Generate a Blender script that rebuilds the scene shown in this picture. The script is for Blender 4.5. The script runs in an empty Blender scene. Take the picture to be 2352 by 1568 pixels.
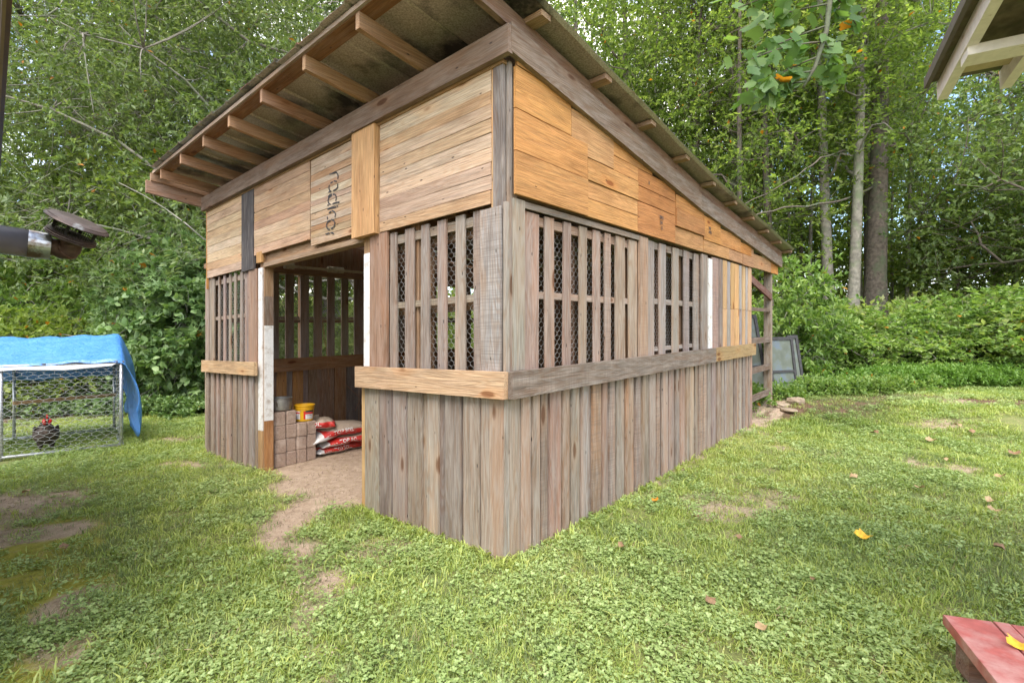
import bpy, math, random
import numpy as np
from mathutils import Vector, Matrix
from mathutils.bvhtree import BVHTree
R = math.radians
rnd = random.Random(7)
rng = np.random.default_rng(11)
scene = bpy.context.scene
COL = scene.collection

# ------------------------------------------------------------------ camera, light, exposure
CAMH = 1.30
cd = bpy.data.cameras.new('camera'); cam = bpy.data.objects.new('camera', cd); COL.objects.link(cam)
cam.location = (0, 0, CAMH); cam.rotation_euler = (R(90), 0, 0)
cd.sensor_width = 36; cd.lens = 36 * 1133 / 2352; cd.clip_start = .05; cd.clip_end = 600
scene.camera = cam
SUN_EL, SUN_AZ = 56, 183          # azimuth measured from +Y clockwise: high behind the camera
w = bpy.data.worlds.new('World'); scene.world = w; w.use_nodes = True
nt = w.node_tree; nt.nodes.clear()
def N(t, typ, **kw):
    n = t.nodes.new(typ)
    for k, v in kw.items():
        if k.startswith('i_'):
            n.inputs[k[2:].replace('_', ' ')].default_value = v
        else: setattr(n, k, v)
    return n
out = N(nt, 'ShaderNodeOutputWorld'); bg = N(nt, 'ShaderNodeBackground'); bg.inputs[1].default_value = .15
sky = N(nt, 'ShaderNodeTexSky'); sky.sky_type = 'NISHITA'; sky.sun_disc = False
sky.sun_elevation = R(SUN_EL); sky.sun_rotation = R(SUN_AZ); sky.air_density = 1.0; sky.dust_density = .6
tc = N(nt, 'ShaderNodeTexCoord'); mp = N(nt, 'ShaderNodeMapping'); mp.inputs['Scale'].default_value = (1, 1, 2.2)
nz = N(nt, 'ShaderNodeTexNoise'); nz.inputs['Scale'].default_value = 2.3; nz.inputs['Detail'].default_value = 7
rp = N(nt, 'ShaderNodeValToRGB'); rp.color_ramp.elements[0].position = .44; rp.color_ramp.elements[1].position = .60
mx = N(nt, 'ShaderNodeMix', data_type='RGBA'); mx.inputs['B'].default_value = (7.8, 7.5, 7.1, 1)
L = nt.links.new
L(tc.outputs['Generated'], mp.inputs[0]); L(mp.outputs[0], nz.inputs['Vector']); L(nz.outputs['Fac'], rp.inputs[0])
L(rp.outputs[0], mx.inputs['Factor']); L(sky.outputs[0], mx.inputs['A']); L(mx.outputs['Result'], bg.inputs[0]); L(bg.outputs[0], out.inputs[0])
sd = bpy.data.lights.new('sun', 'SUN'); sd.energy = 1.5; sd.angle = R(38); sd.color = (1, .95, .87)
sun = bpy.data.objects.new('sun', sd); COL.objects.link(sun)
az = R(SUN_AZ); el = R(SUN_EL)
sdir = Vector((math.sin(az) * math.cos(el), math.cos(az) * math.cos(el), math.sin(el)))
sun.rotation_euler = sdir.to_track_quat('Z', 'Y').to_euler()
scene.view_settings.view_transform = 'Standard'; scene.view_settings.look = 'None'
scene.view_settings.gamma = 1; scene.view_settings.use_curve_mapping = False
scene.view_settings.exposure = 1.76
scene.render.engine = 'CYCLES'
scene.cycles.max_bounces = 8; scene.cycles.transparent_max_bounces = 8; scene.cycles.use_denoising = True
scene.cycles.diffuse_bounces = 5

# ------------------------------------------------------------------ the plot: shed axes follow the gently tilted yard
C0 = Vector((-.028, 2.92, 0)); UD = Vector((.649, .760, .0295)); VD = Vector((-.760, .649, -.0115)); ZD = Vector((0, 0, 1))
UH = Vector((.649, .760, 0)).normalized(); VH = Vector((-.760, .649, 0)).normalized()
def P(u, v, h): return C0 + UD * u + VD * v + ZD * h
def uv_of(x, y):
    dx = x - C0.x; dy = y - C0.y
    det = UD.x * VD.y - UD.y * VD.x
    return (dx * VD.y - dy * VD.x) / det, (UD.x * dy - UD.y * dx) / det
def sstep(a, b, t):
    t = np.clip((t - a) / (b - a), 0, 1); return t * t * (3 - 2 * t)
def gz(x, y):
    x = np.asarray(x, float); y = np.asarray(y, float)
    u, v = uv_of(x, y)
    z = .0295 * np.clip(u, -8, 9) - .0115 * np.clip(v, -9, 8)
    z = z + .2 * sstep(5.3, 6.6, u)
    r = np.hypot(x, y)
    z = z + .055 * np.clip(r - 13, 0, 60) + .06 * np.clip(r - 19, 0, 60)
    outside = sstep(0, .25, -u) + sstep(0, .25, -v) + sstep(5.1, 5.6, u) + sstep(5, 5.4, v)
    z = z + np.clip(outside, 0, 1) * (.012 * np.sin(x * 2.1 + 1) * np.cos(y * 1.7) + .008 * np.sin(x * 5.3) * np.sin(y * 4.9 + 2))
    return z

# ------------------------------------------------------------------ helpers
def tag(o, label=None, cat=None, group=None, kind=None):
    if label: o['label'] = label
    if cat: o['category'] = cat
    if group: o['group'] = group
    if kind: o['kind'] = kind
    return o
def empty(name, loc=(0, 0, 0), label=None, cat=None, group=None, rz=0):
    o = bpy.data.objects.new(name, None); COL.objects.link(o); o.location = loc; o.rotation_euler = (0, 0, rz)
    o.empty_display_size = .1
    return tag(o, label, cat, group)
def link(name, me, mat=None, parent=None, mw=None, color=None):
    o = bpy.data.objects.new(name, me); COL.objects.link(o)
    if mat and not len(me.materials): me.materials.append(mat)
    if parent is not None:
        o.parent = parent
        pm = PM.get(parent.name)
        if pm is None: pm = Matrix.Translation(parent.location) @ parent.rotation_euler.to_matrix().to_4x4()
        m = mw if mw is not None else Matrix.Identity(4)
        o.matrix_basis = pm.inverted() @ m
        PM[o.name] = m
    elif mw is not None:
        o.matrix_basis = mw; PM[o.name] = mw
    else: PM[o.name] = Matrix.Identity(4)
    if color: o.color = color
    return o
PM = {}
class MB:
    def __init__(s): s.v = []; s.f = []; s.m = []
    def add(s, vs, fs, mi=0):
        b = len(s.v); s.v += [tuple(x) for x in vs]; s.f += [tuple(b + i for i in f) for f in fs]; s.m += [mi] * len(fs)
    def box(s, c, sx, sy, sz, M=None, mi=0):
        vs = [Vector((x * sx / 2, y * sy / 2, z * sz / 2)) for x in (-1, 1) for y in (-1, 1) for z in (-1, 1)]
        if M: vs = [M @ v for v in vs]
        vs = [v + Vector(c) for v in vs]
        s.add(vs, [(0, 1, 3, 2), (4, 6, 7, 5), (0, 4, 5, 1), (2, 3, 7, 6), (0, 2, 6, 4), (1, 5, 7, 3)], mi)
    def tube(s, pts, rad, n=6, cap=True, mi=0, closed=False):
        pts = [Vector(p) for p in pts]
        if not hasattr(rad, '__len__'): rad = [rad] * len(pts)
        b = len(s.v); prev = None
        for i, p in enumerate(pts):
            t = (pts[min(i + 1, len(pts) - 1)] - pts[max(i - 1, 0)])
            if t.length < 1e-9: t = Vector((0, 0, 1))
            t.normalize()
            if prev is None:
                a = t.cross(Vector((0, 0, 1)))
                if a.length < .15: a = t.cross(Vector((1, 0, 0)))
                a.normalize()
            else:
                a = prev - t * prev.dot(t); a.normalize()
            prev = a; c = t.cross(a)
            for k in range(n):
                an = 2 * math.pi * k / n
                s.v.append(tuple(p + (a * math.cos(an) + c * math.sin(an)) * rad[i]))
        for i in range(len(pts) - 1):
            for k in range(n):
                k2 = (k + 1) % n
                s.f.append((b + i * n + k, b + i * n + k2, b + (i + 1) * n + k2, b + (i + 1) * n + k)); s.m.append(mi)
        if cap:
            s.f.append(tuple(b + k for k in reversed(range(n)))); s.m.append(mi)
            s.f.append(tuple(b + (len(pts) - 1) * n + k for k in range(n))); s.m.append(mi)
    def lathe(s, prof, M, n=24, mi=0):
        b = len(s.v)
        for r, z in prof:
            for k in range(n):
                an = 2 * math.pi * k / n
                s.v.append(tuple(M @ Vector((r * math.cos(an), r * math.sin(an), z))))
        for i in range(len(prof) - 1):
            for k in range(n):
                k2 = (k + 1) % n
                s.f.append((b + i * n + k, b + i * n + k2, b + (i + 1) * n + k2, b + (i + 1) * n + k)); s.m.append(mi)
    def mesh(s, name, mats=(), smooth=False):
        me = bpy.data.meshes.new(name); me.from_pydata(s.v, [], s.f)
        for m in mats: me.materials.append(m)
        if len(mats) > 1: me.polygons.foreach_set('material_index', s.m)
        if smooth: me.polygons.foreach_set('use_smooth', [True] * len(me.polygons))
        me.update(); return me
    def build(s, name, mats, parent=None, smooth=False, mw=None, color=None):
        if not isinstance(mats, (list, tuple)): mats = [mats]
        return link(name, s.mesh(name, mats, smooth), None, parent, mw, color)
def np_mesh(name, V, T, mats, smooth=False, midx=None):
    """V (n,3) verts, T (m,k) faces all of size k"""
    me = bpy.data.meshes.new(name)
    k = T.shape[1]
    me.vertices.add(len(V)); me.vertices.foreach_set('co', np.ascontiguousarray(V, np.float32).ravel())
    me.loops.add(T.size); me.loops.foreach_set('vertex_index', np.ascontiguousarray(T, np.int32).ravel())
    me.polygons.add(len(T)); me.polygons.foreach_set('loop_start', np.arange(0, T.size, k, dtype=np.int32))
    me.polygons.foreach_set('loop_total', np.full(len(T), k, np.int32))
    if smooth: me.polygons.foreach_set('use_smooth', np.ones(len(T), bool))
    for m in mats: me.materials.append(m)
    if midx is not None: me.polygons.foreach_set('material_index', np.ascontiguousarray(midx, np.int32))
    me.update(calc_edges=True); return me

# ------------------------------------------------------------------ materials
def mat(name):
    m = bpy.data.materials.new(name); m.use_nodes = True; t = m.node_tree
    b = t.nodes['Principled BSDF']; return m, t, b
def simple(name, col, rough=.6, metal=0, spec=.4, var=.12, scale=20, bump=0.0, dirt=None, dscale=3, dlo=.5, dhi=.65):
    m, t, b = mat(name); l = t.links.new
    b.inputs['Roughness'].default_value = rough; b.inputs['Metallic'].default_value = metal
    b.inputs['Specular IOR Level'].default_value = spec
    tcn = N(t, 'ShaderNodeTexCoord')
    n = N(t, 'ShaderNodeTexNoise'); n.inputs['Scale'].default_value = scale; n.inputs['Detail'].default_value = 5
    oi_ = N(t, 'ShaderNodeObjectInfo'); va_ = N(t, 'ShaderNodeVectorMath', operation='MULTIPLY_ADD'); l(oi_.outputs['Random'], va_.inputs[0]); va_.inputs[1].default_value = (31, 17, 43); l(tcn.outputs['Object'], va_.inputs[2])
    l(va_.outputs[0], n.inputs['Vector'])
    r = N(t, 'ShaderNodeValToRGB'); r.color_ramp.elements[0].position = .3; r.color_ramp.elements[1].position = .7
    a = [max(0, c * (1 - var)) for c in col] + [1]; bb = [min(1, c * (1 + var)) for c in col] + [1]
    r.color_ramp.elements[0].color = a; r.color_ramp.elements[1].color = bb
    l(n.outputs['Fac'], r.inputs[0]); last = r.outputs[0]
    if dirt:
        n2 = N(t, 'ShaderNodeTexNoise'); n2.inputs['Scale'].default_value = dscale; n2.inputs['Detail'].default_value = 6
        n2.inputs['Roughness'].default_value = .65
        l(va_.outputs[0], n2.inputs['Vector'])
        mr = N(t, 'ShaderNodeMapRange'); mr.inputs[1].default_value = dlo; mr.inputs[2].default_value = dhi
        l(n2.outputs['Fac'], mr.inputs[0])
        mm = N(t, 'ShaderNodeMix', data_type='RGBA'); mm.inputs['B'].default_value = (*dirt, 1)
        l(mr.outputs[0], mm.inputs['Factor']); l(last, mm.inputs['A']); last = mm.outputs['Result']
    l(last, b.inputs['Base Color'])
    if bump:
        bp = N(t, 'ShaderNodeBump'); bp.inputs['Strength'].default_value = .6; bp.inputs['Distance'].default_value = bump
        l(n.outputs['Fac'], bp.inputs['Height']); l(bp.outputs[0], b.inputs['Normal'])
    return m

def wood_material():
    m, t, b = mat('timber'); l = t.links.new
    b.inputs['Roughness'].default_value = .82; b.inputs['Specular IOR Level'].default_value = .25
    tcn = N(t, 'ShaderNodeTexCoord'); oi = N(t, 'ShaderNodeObjectInfo')
    off = N(t, 'ShaderNodeVectorMath', operation='SCALE'); off.inputs[0].default_value = (37, 61, 23)
    l(oi.outputs['Random'], off.inputs['Scale'])
    add = N(t, 'ShaderNodeVectorMath', operation='ADD'); l(tcn.outputs['Object'], add.inputs[0]); l(off.outputs[0], add.inputs[1])
    def noise(sc, detail=4, rough=.55, dist=0):
        mpn = N(t, 'ShaderNodeMapping'); mpn.inputs['Scale'].default_value = sc;  l(add.outputs[0], mpn.inputs[0])
        n = N(t, 'ShaderNodeTexNoise'); n.inputs['Scale'].default_value = 1; n.inputs['Detail'].default_value = detail
        n.inputs['Roughness'].default_value = rough; n.inputs['Distortion'].default_value = dist
        l(mpn.outputs[0], n.inputs['Vector']); return n.outputs['Fac']
    def mth(op, a, bb=None, c=None):
        n = N(t, 'ShaderNodeMath', operation=op)
        for i, x in enumerate((a, bb, c)):
            if x is None: continue
            if isinstance(x, (int, float)): n.inputs[i].default_value = x
            else: l(x, n.inputs[i])
        return n.outputs[0]
    def rng_(x, a, bb, c=0, d=1):
        n = N(t, 'ShaderNodeMapRange'); l(x, n.inputs[0])
        for i, q in enumerate((a, bb, c, d)): n.inputs[i + 1].default_value = q
        return n.outputs[0]
    def mix(f, a, bcol, blend='MIX'):
        n = N(t, 'ShaderNodeMix', data_type='RGBA', blend_type=blend)
        if isinstance(f, (int, float)): n.inputs['Factor'].default_value = f
        else: l(f, n.inputs['Factor'])
        for nm, x in (('A', a), ('B', bcol)):
            if isinstance(x, tuple): n.inputs[nm].default_value = x
            else: l(x, n.inputs[nm])
        return n.outputs['Result']
    W = oi.outputs['Alpha']
    fine = noise((4, 150, 150), 6, .65)
    ring_n = noise((.9, 8.5, 8.5), 2, .45, .4)
    ring = mth('SINE', mth('MULTIPLY', ring_n, 110.0))
    ring = rng_(ring, -.4, 1, 0, 1)
    blotch = noise((1.6, 5, 5), 5, .6)
    blotch2 = noise((4, 22, 22), 4, .6)
    saw = noise((150, 4, 4), 2, .5)
    vm = N(t, 'ShaderNodeMapping'); vm.inputs['Scale'].default_value = (2.6, 8, 8); l(add.outputs[0], vm.inputs[0])
    vo = N(t, 'ShaderNodeTexVoronoi'); vo.inputs['Scale'].default_value = 1; l(vm.outputs[0], vo.inputs['Vector'])
    sep = N(t, 'ShaderNodeSeparateColor'); l(vo.outputs['Color'], sep.inputs[0])
    gate = mth('GREATER_THAN', sep.outputs[0], .80)
    kn = mth('MULTIPLY', rng_(vo.outputs['Distance'], .13, .20, 1, 0), gate)
    halo = mth('MULTIPLY', rng_(vo.outputs['Distance'], .15, .5, 1, 0), gate)
    vm2 = N(t, 'ShaderNodeMapping'); vm2.inputs['Scale'].default_value = (7, 21, 21); l(add.outputs[0], vm2.inputs[0])
    vo2 = N(t, 'ShaderNodeTexVoronoi'); vo2.inputs['Scale'].default_value = 1; l(vm2.outputs[0], vo2.inputs['Vector'])
    sep2 = N(t, 'ShaderNodeSeparateColor'); l(vo2.outputs['Color'], sep2.inputs[0])
    hole = mth('MULTIPLY', rng_(vo2.outputs['Distance'], .07, .12, 1, 0), mth('GREATER_THAN', sep2.outputs[1], .7))
    base = oi.outputs['Color']
    c = mix(rng_(fine, .36, .62, .84, 0), base, mix(.62, base, (.03, .02, .015, 1)))
    c = mix(mth('MULTIPLY', ring, mth('MULTIPLY_ADD', W, .3, .22)), c, mix(1, base, (.62, .45, .33, 1), 'MULTIPLY'))
    c = mix(mth('MULTIPLY', rng_(blotch, .48, .68, 0, .6), 1), c, mix(1, c, (.62, .55, .50, 1), 'MULTIPLY'))
    c = mix(mth('MULTIPLY', rng_(noise((.8, 11, 11), 3, .5), .50, .62, 0, .35), W), c, mix(1, base, (1.12, .80, .60, 1), 'MULTIPLY'))
    # silvery wear on weathered boards, honey patches on fresh ones
    c = mix(mth('MULTIPLY', rng_(blotch2, .45, .7, 0, .55), W), c, (.37, .315, .27, 1))
    inv = mth('SUBTRACT', 1, W)
    c = mix(mth('MULTIPLY', rng_(blotch2, .5, .75, 0, .45), inv), c, mix(1, base, (1.12, 1.05, 1.1, 1), 'MULTIPLY'))
    c = mix(mth('MULTIPLY', mth('MULTIPLY', rng_(saw, .45, .62, 0, .35), W), rng_(oi.outputs['Random'], .80, .82, 0, 1)), c, (.13, .10, .085, 1))
    c = mix(mth('MULTIPLY', halo, .35), c, mix(1, base, (.95, .66, .42, 1), 'MULTIPLY'))
    c = mix(mth('MULTIPLY', kn, .8), c, mix(1, base, (.30, .15, .08, 1), 'MULTIPLY'))
    c = mix(mth('MULTIPLY', hole, .8), c, (.03, .02, .02, 1))
    l(c, b.inputs['Base Color'])
    hgt = mth('ADD', mth('MULTIPLY', fine, 1.0), mth('MULTIPLY', ring, -.35))
    hgt = mth('ADD', hgt, mth('MULTIPLY', hole, -1.5))
    bp = N(t, 'ShaderNodeBump'); bp.inputs['Strength'].default_value = .75; bp.inputs['Distance'].default_value = .003
    l(hgt, bp.inputs['Height']); l(bp.outputs[0], b.inputs['Normal'])
    return m
WOOD = wood_material()

def leaf_material(name, cols, trans=.35, rough=.45, warm=0.0, spec=.4):
    m, t, b = mat(name); l = t.links.new
    ge = N(t, 'ShaderNodeNewGeometry'); oi = N(t, 'ShaderNodeObjectInfo')
    tcn = N(t, 'ShaderNodeTexCoord'); n = N(t, 'ShaderNodeTexNoise'); n.inputs['Scale'].default_value = .55; n.inputs['Detail'].default_value = 2
    l(ge.outputs['Position'], n.inputs['Vector'])
    a = N(t, 'ShaderNodeMath', operation='MULTIPLY_ADD'); l(ge.outputs['Random Per Island'], a.inputs[0]); a.inputs[1].default_value = .62
    mr = N(t, 'ShaderNodeMapRange'); l(n.outputs['Fac'], mr.inputs[0]); mr.inputs[1].default_value = .3; mr.inputs[2].default_value = .7; mr.inputs[4].default_value = .38
    l(mr.outputs[0], a.inputs[2])
    r = N(t, 'ShaderNodeValToRGB'); cr = r.color_ramp
    while len(cr.elements) < len(cols): cr.elements.new(.5)
    for i, (p, c) in enumerate(cols): cr.elements[i].position = p; cr.elements[i].color = (c[0] * 1.03, c[1] * .98, c[2] * 1.2 + .003, 1)
    l(a.outputs[0], r.inputs[0])
    last = r.outputs[0]
    if warm:
        g = N(t, 'ShaderNodeMath', operation='GREATER_THAN'); l(ge.outputs['Random Per Island'], g.inputs[0]); g.inputs[1].default_value = 1 - warm
        mm = N(t, 'ShaderNodeMix', data_type='RGBA'); l(g.outputs[0], mm.inputs['Factor']); l(last, mm.inputs['A']); mm.inputs['B'].default_value = (.42, .17, .02, 1); last = mm.outputs['Result']
    b.inputs['Roughness'].default_value = rough; b.inputs['Specular IOR Level'].default_value = spec
    tr = N(t, 'ShaderNodeBsdfTranslucent'); tcol = N(t, 'ShaderNodeMix', data_type='RGBA', blend_type='MULTIPLY'); tcol.inputs['Factor'].default_value = 1
    l(last, tcol.inputs['A']); tcol.inputs['B'].default_value = (1.45, 1.55, .7, 1)
    l(last, b.inputs['Base Color']); l(tcol.outputs['Result'], tr.inputs[0])
    ms = N(t, 'ShaderNodeMixShader'); ms.inputs[0].default_value = trans
    l(b.outputs[0], ms.inputs[1]); l(tr.outputs[0], ms.inputs[2]); l(ms.outputs[0], t.nodes['Material Output'].inputs[0])
    return m
LEAF_OAK = leaf_material('oak_leaf', [(0, (.06, .10, .03)), (.35, (.12, .18, .05)), (.7, (.20, .27, .085)), (1, (.33, .38, .18))], .38, .45, .003)
LEAF_FOREST = leaf_material('forest_leaf', [(0, (.08, .13, .03)), (.4, (.15, .225, .05)), (.75, (.25, .33, .075)), (1, (.36, .40, .17))], .6, .55, .005, .25)
LEAF_FAR_LIT = leaf_material('far_leaf_lit_tint', [(0, (.14, .20, .06)), (.5, (.27, .34, .10)), (1, (.42, .46, .2))], .6, .6, 0, .2)  # paler leaf colours with the hazy sunlight between the trunks painted in
LEAF_SHRUB = leaf_material('shrub_leaf', [(0, (.08, .16, .03)), (.4, (.17, .28, .055)), (.8, (.28, .39, .09)), (1, (.42, .50, .16))], .4, .5, .004)
LEAF_LIME = leaf_material('lime_leaf', [(0, (.13, .21, .03)), (.5, (.25, .34, .06)), (1, (.42, .48, .12))], .4, .5, .02)
LEAF_VINE = leaf_material('vine_leaf', [(0, (.08, .16, .04)), (.5, (.18, .29, .08)), (1, (.34, .46, .17))], .3, .4, .004)
LEAF_TULIP = leaf_material('tulip_leaf', [(0, (.06, .13, .03)), (.5, (.12, .22, .05)), (1, (.22, .33, .08))], .45, .45, .02)
LEAF_COVER = leaf_material('cover_leaf', [(0, (.07, .15, .02)), (.5, (.14, .27, .035)), (1, (.24, .38, .06))], .3, .5)
GRASS_M = leaf_material('grass_blade', [(0, (.16, .245, .04)), (.4, (.30, .39, .07)), (.75, (.43, .49, .11)), (1, (.58, .57, .22))], .3, .5)
CLOVER_M = leaf_material('clover_leaf', [(0, (.15, .235, .055)), (.5, (.29, .395, .105)), (1, (.45, .54, .19))], .25, .5)
DRY_M = leaf_material('dry_blade', [(0, (.20, .16, .06)), (.5, (.32, .26, .11)), (1, (.45, .38, .2))], .2, .7)
BARK_LIGHT = simple('bark_light', (.225, .205, .17), .9, var=.35, scale=9, bump=.03, dirt=(.16, .19, .11), dscale=2.2)
BARK_DARK = simple('bark_dark', (.13, .105, .085), .95, var=.4, scale=11, bump=.04, dirt=(.10, .12, .07), dscale=1.8)

# ------------------------------------------------------------------ leaves in bulk
T_DIA = (np.array([(0, 0, 0), (.42, -.5, .10), (1, 0, -.04), (.42, .5, .10)], float), np.array([(0, 1, 2), (0, 2, 3)]))
T_OVAL = (np.array([(0, 0, 0), (.3, -.45, .08), (.72, -.36, .06), (1, 0, -.08), (.72, .36, .06), (.3, .45, .08)], float), np.array([(0, 1, 2), (0, 2, 3), (0, 3, 4), (0, 4, 5)]))
def star_template():
    pts = [(0, 0, 0)]
    for a, r in ((-150, .28), (-118, .62), (-75, .3), (-52, .92), (-25, .34), (0, 1.0), (25, .34), (52, .92), (75, .3), (118, .62), (150, .28)):
        pts.append((.25 + r * .75 * math.cos(R(a)), r * .8 * math.sin(R(a)), -.08 * r))
    pts[0] = (.22, 0, .05)
    return np.array(pts, float), np.array([(0, i, i + 1) for i in range(1, 11)] + [(0, 11, 1)])
T_STAR = star_template()
def tulip_template():
    o = [(0, 0), (.12, -.30), (.30, -.52), (.50, -.40), (.66, -.50), (.92, -.44), (.84, -.18), (.80, 0), (.84, .18), (.92, .44), (.66, .50), (.50, .40), (.30, .52), (.12, .30)]
    pts = [(.45, 0, -.05)] + [(x, y, .10 * abs(y) * 2 - .05) for x, y in o]
    n = len(o)
    return np.array(pts, float), np.array([(0, i, i % n + 1) for i in range(1, n + 1)])
T_TULIP = tulip_template()
T_HEART = (np.array([(.4, 0, .06), (0, 0, 0), (-.06, -.3, 0), (.25, -.52, 0), (.65, -.36, -.03), (1, 0, -.08), (.65, .36, -.03), (.25, .52, 0), (-.06, .3, 0)], float),
           np.array([(0, i, i + 1) for i in range(1, 8)] + [(0, 8, 1)]))
def unit(a): return a / (np.linalg.norm(a, axis=-1, keepdims=True) + 1e-9)
def leaves(Pp, D, Nn, Ln, Wd, tmpl):
    """one mesh array pair for leaves at Pp pointing along D with upper side Nn"""
    D = unit(D); S = unit(np.cross(Nn, D)); Nn = np.cross(D, S)
    T, F = tmpl; k = len(T)
    V = (Pp[:, None, :] + D[:, None, :] * (T[None, :, 0:1] * Ln[:, None, None]) + S[:, None, :] * (T[None, :, 1:2] * Wd[:, None, None])
         + Nn[:, None, :] * (T[None, :, 2:3] * Ln[:, None, None]))
    FF = F[None, :, :] + (np.arange(len(Pp)) * k)[:, None, None]
    return V.reshape(-1, 3), FF.reshape(-1, 3)
def rand_dir(g, n, up=0.0):
    d = g.normal(size=(n, 3)); d[:, 2] += up; return unit(d)
def spray(g, centers, r, twigs, per, ln, wd, tmpl, upb=.2, flat=.55, rosette=False, outward=None):
    """leafy twigs round clump centres -> V, F and twig segments"""
    K = len(centers); rr = np.broadcast_to(r, (K,))
    ci = np.repeat(np.arange(K), twigs); c = centers[ci]; cr = rr[ci][:, None]
    td = rand_dir(g, len(ci), upb); td[:, 2] *= flat; td = unit(td)
    b0 = c + g.normal(size=c.shape) * cr * .28
    ln_t = cr * g.uniform(.45, 1.0, (len(ci), 1))
    tip = b0 + td * ln_t; tip[:, 2] -= .12 * ln_t[:, 0]
    ti = np.repeat(np.arange(len(ci)), per)
    tt = g.uniform(.15, 1, len(ti)) ** .7
    if rosette: tt = np.where(g.random(len(ti)) < .6, g.uniform(.93, 1, len(ti)), tt)
    p = b0[ti] + (tip - b0)[ti] * tt[:, None]
    side = rand_dir(g, len(ti)); D = unit(td[ti] * .8 + side * .9)
    Nn = np.tile((0, 0, 1.0), (len(ti), 1)) + g.normal(size=(len(ti), 3)) * .45
    L_ = ln * g.uniform(.65, 1.25, len(ti)); W_ = wd * g.uniform(.7, 1.2, len(ti))
    V, F = leaves(p, D, Nn, L_, W_, tmpl)
    return V, F, b0, tip
def ribbon_twigs(b0, tip, w):
    d = unit(tip - b0); s = unit(np.cross(d, np.array((0.3, .2, 1.0)))) * w; n = np.cross(d, unit(s)) * w
    V = np.stack([b0 + s, b0 - s * .5 + n, b0 - s * .5 - n, tip], 1).reshape(-1, 3)
    i = (np.arange(len(b0)) * 4)[:, None]
    F = np.concatenate([i + np.array([[0, 1, 3]]), i + np.array([[1, 2, 3]]), i + np.array([[2, 0, 3]])])
    return V, F
def bez(a, b, c, n=6): return [((1 - t) ** 2) * a + 2 * t * (1 - t) * b + t * t * c for t in [i / (n - 1) for i in range(n)]]

def tree_meshes(name, seed, H, r0, centers_fn, clump_r, twigs, per, ln, wd, tmpl, leafmat, bark, lean=(0, 0), limb_r=.05, rosette=False, limb_frac=1.0, twig_w=.006, trunk_to=1.0, mains=9):
    g = np.random.default_rng(seed); rr = random.Random(seed)
    cen = centers_fn(g)
    V, F, b0, tip = spray(g, cen, clump_r, twigs, per, ln, wd, tmpl, rosette=rosette)
    crown = np_mesh(name + '_crown', V, F, [leafmat])
    m = MB(); top = H * trunk_to
    spine = []
    for i in range(9):
        t = i / 8; spine.append(Vector((lean[0] * t + .06 * H / 10 * math.sin(3 * t + seed), lean[1] * t + .05 * H / 10 * math.cos(4 * t + seed * 2), top * t)))
    rad = [r0 * (1.25 if i == 0 else 1 - .82 * (i / 8)) for i in range(9)]
    spine.insert(0, Vector((0, 0, -.4))); rad.insert(0, r0 * 1.45)
    m.tube(spine, rad, 10)
    # main limbs reach for well separated clumps, thinner branches leave the nearest limb
    far = [int(np.argmax(np.hypot(cen[:, 0], cen[:, 1])))]; dmin = np.linalg.norm(cen - cen[far[0]], axis=1)
    for _ in range(mains - 1):
        k = int(np.argmax(dmin)); far.append(k); dmin = np.minimum(dmin, np.linalg.norm(cen - cen[k], axis=1))
    nodes = [tuple(p) for p in spine[3:]]
    for k in far:
        c = Vector(cen[k]); zt = max(.18 * H, min(top * .93, c.z - rr.uniform(.35, .6) * math.hypot(c.x, c.y)))
        t = zt / top; i0 = min(9, int(t * 8) + 1); a = spine[i0].lerp(spine[min(i0 + 1, 9)], t * 8 - int(t * 8))
        mid = a.lerp(c, .5) + Vector((rr.uniform(-.6, .6), rr.uniform(-.6, .6), rr.uniform(.0, .9)))
        pl = bez(a, mid, c, 11)
        pl = [p + Vector((.22 * math.sin(i * 1.3 + k) + rr.gauss(0, .06), .2 * math.sin(i * .9 + k * 2), .22 * math.sin(i * 1.1 + k * 3) + rr.gauss(0, .06))) if 0 < i < 10 else p for i, p in enumerate(pl)]
        m.tube(pl, [limb_r * (1 - .85 * i / 10) for i in range(11)], 6); nodes += [tuple(p) for p in pl[2:]]
    na = np.array(nodes)
    for k in range(len(cen)):
        if k in far or rr.random() > limb_frac: continue
        j = int(np.argmin(np.linalg.norm((na - cen[k]) * (1, 1, 1.3), axis=1))); a = Vector(na[j]); c = Vector(cen[k])
        mid = a.lerp(c, .5) + Vector((rr.uniform(-.25, .25), rr.uniform(-.25, .25), rr.uniform(-.1, .35)))
        m.tube(bez(a, mid, c, 5), [limb_r * .3 * (1 - .16 * i) for i in range(5)], 5)
    sel = g.random(len(b0)) < .5
    tv, tf = ribbon_twigs(b0[sel], tip[sel], twig_w)
    bb = len(m.v); m.v += [tuple(x) for x in tv.tolist()]; m.f += [tuple(int(i) + bb for i in x) for x in tf]; m.m += [0] * len(tf)
    trunk = m.mesh(name + '_trunk', [bark], True)
    return trunk, crown
def ellipsoid_centers(K, cx, cy, cz, rx, ry, rz, inner=.0):
    def f(g):
        o = []
        while len(o) < K:
            d = g.uniform(-1, 1, 3)
            q = np.linalg.norm(d)
            if q > 1 or q < inner: continue
            o.append((cx + d[0] * rx, cy + d[1] * ry, cz + d[2] * rz))
        return np.array(o)
    return f

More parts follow.
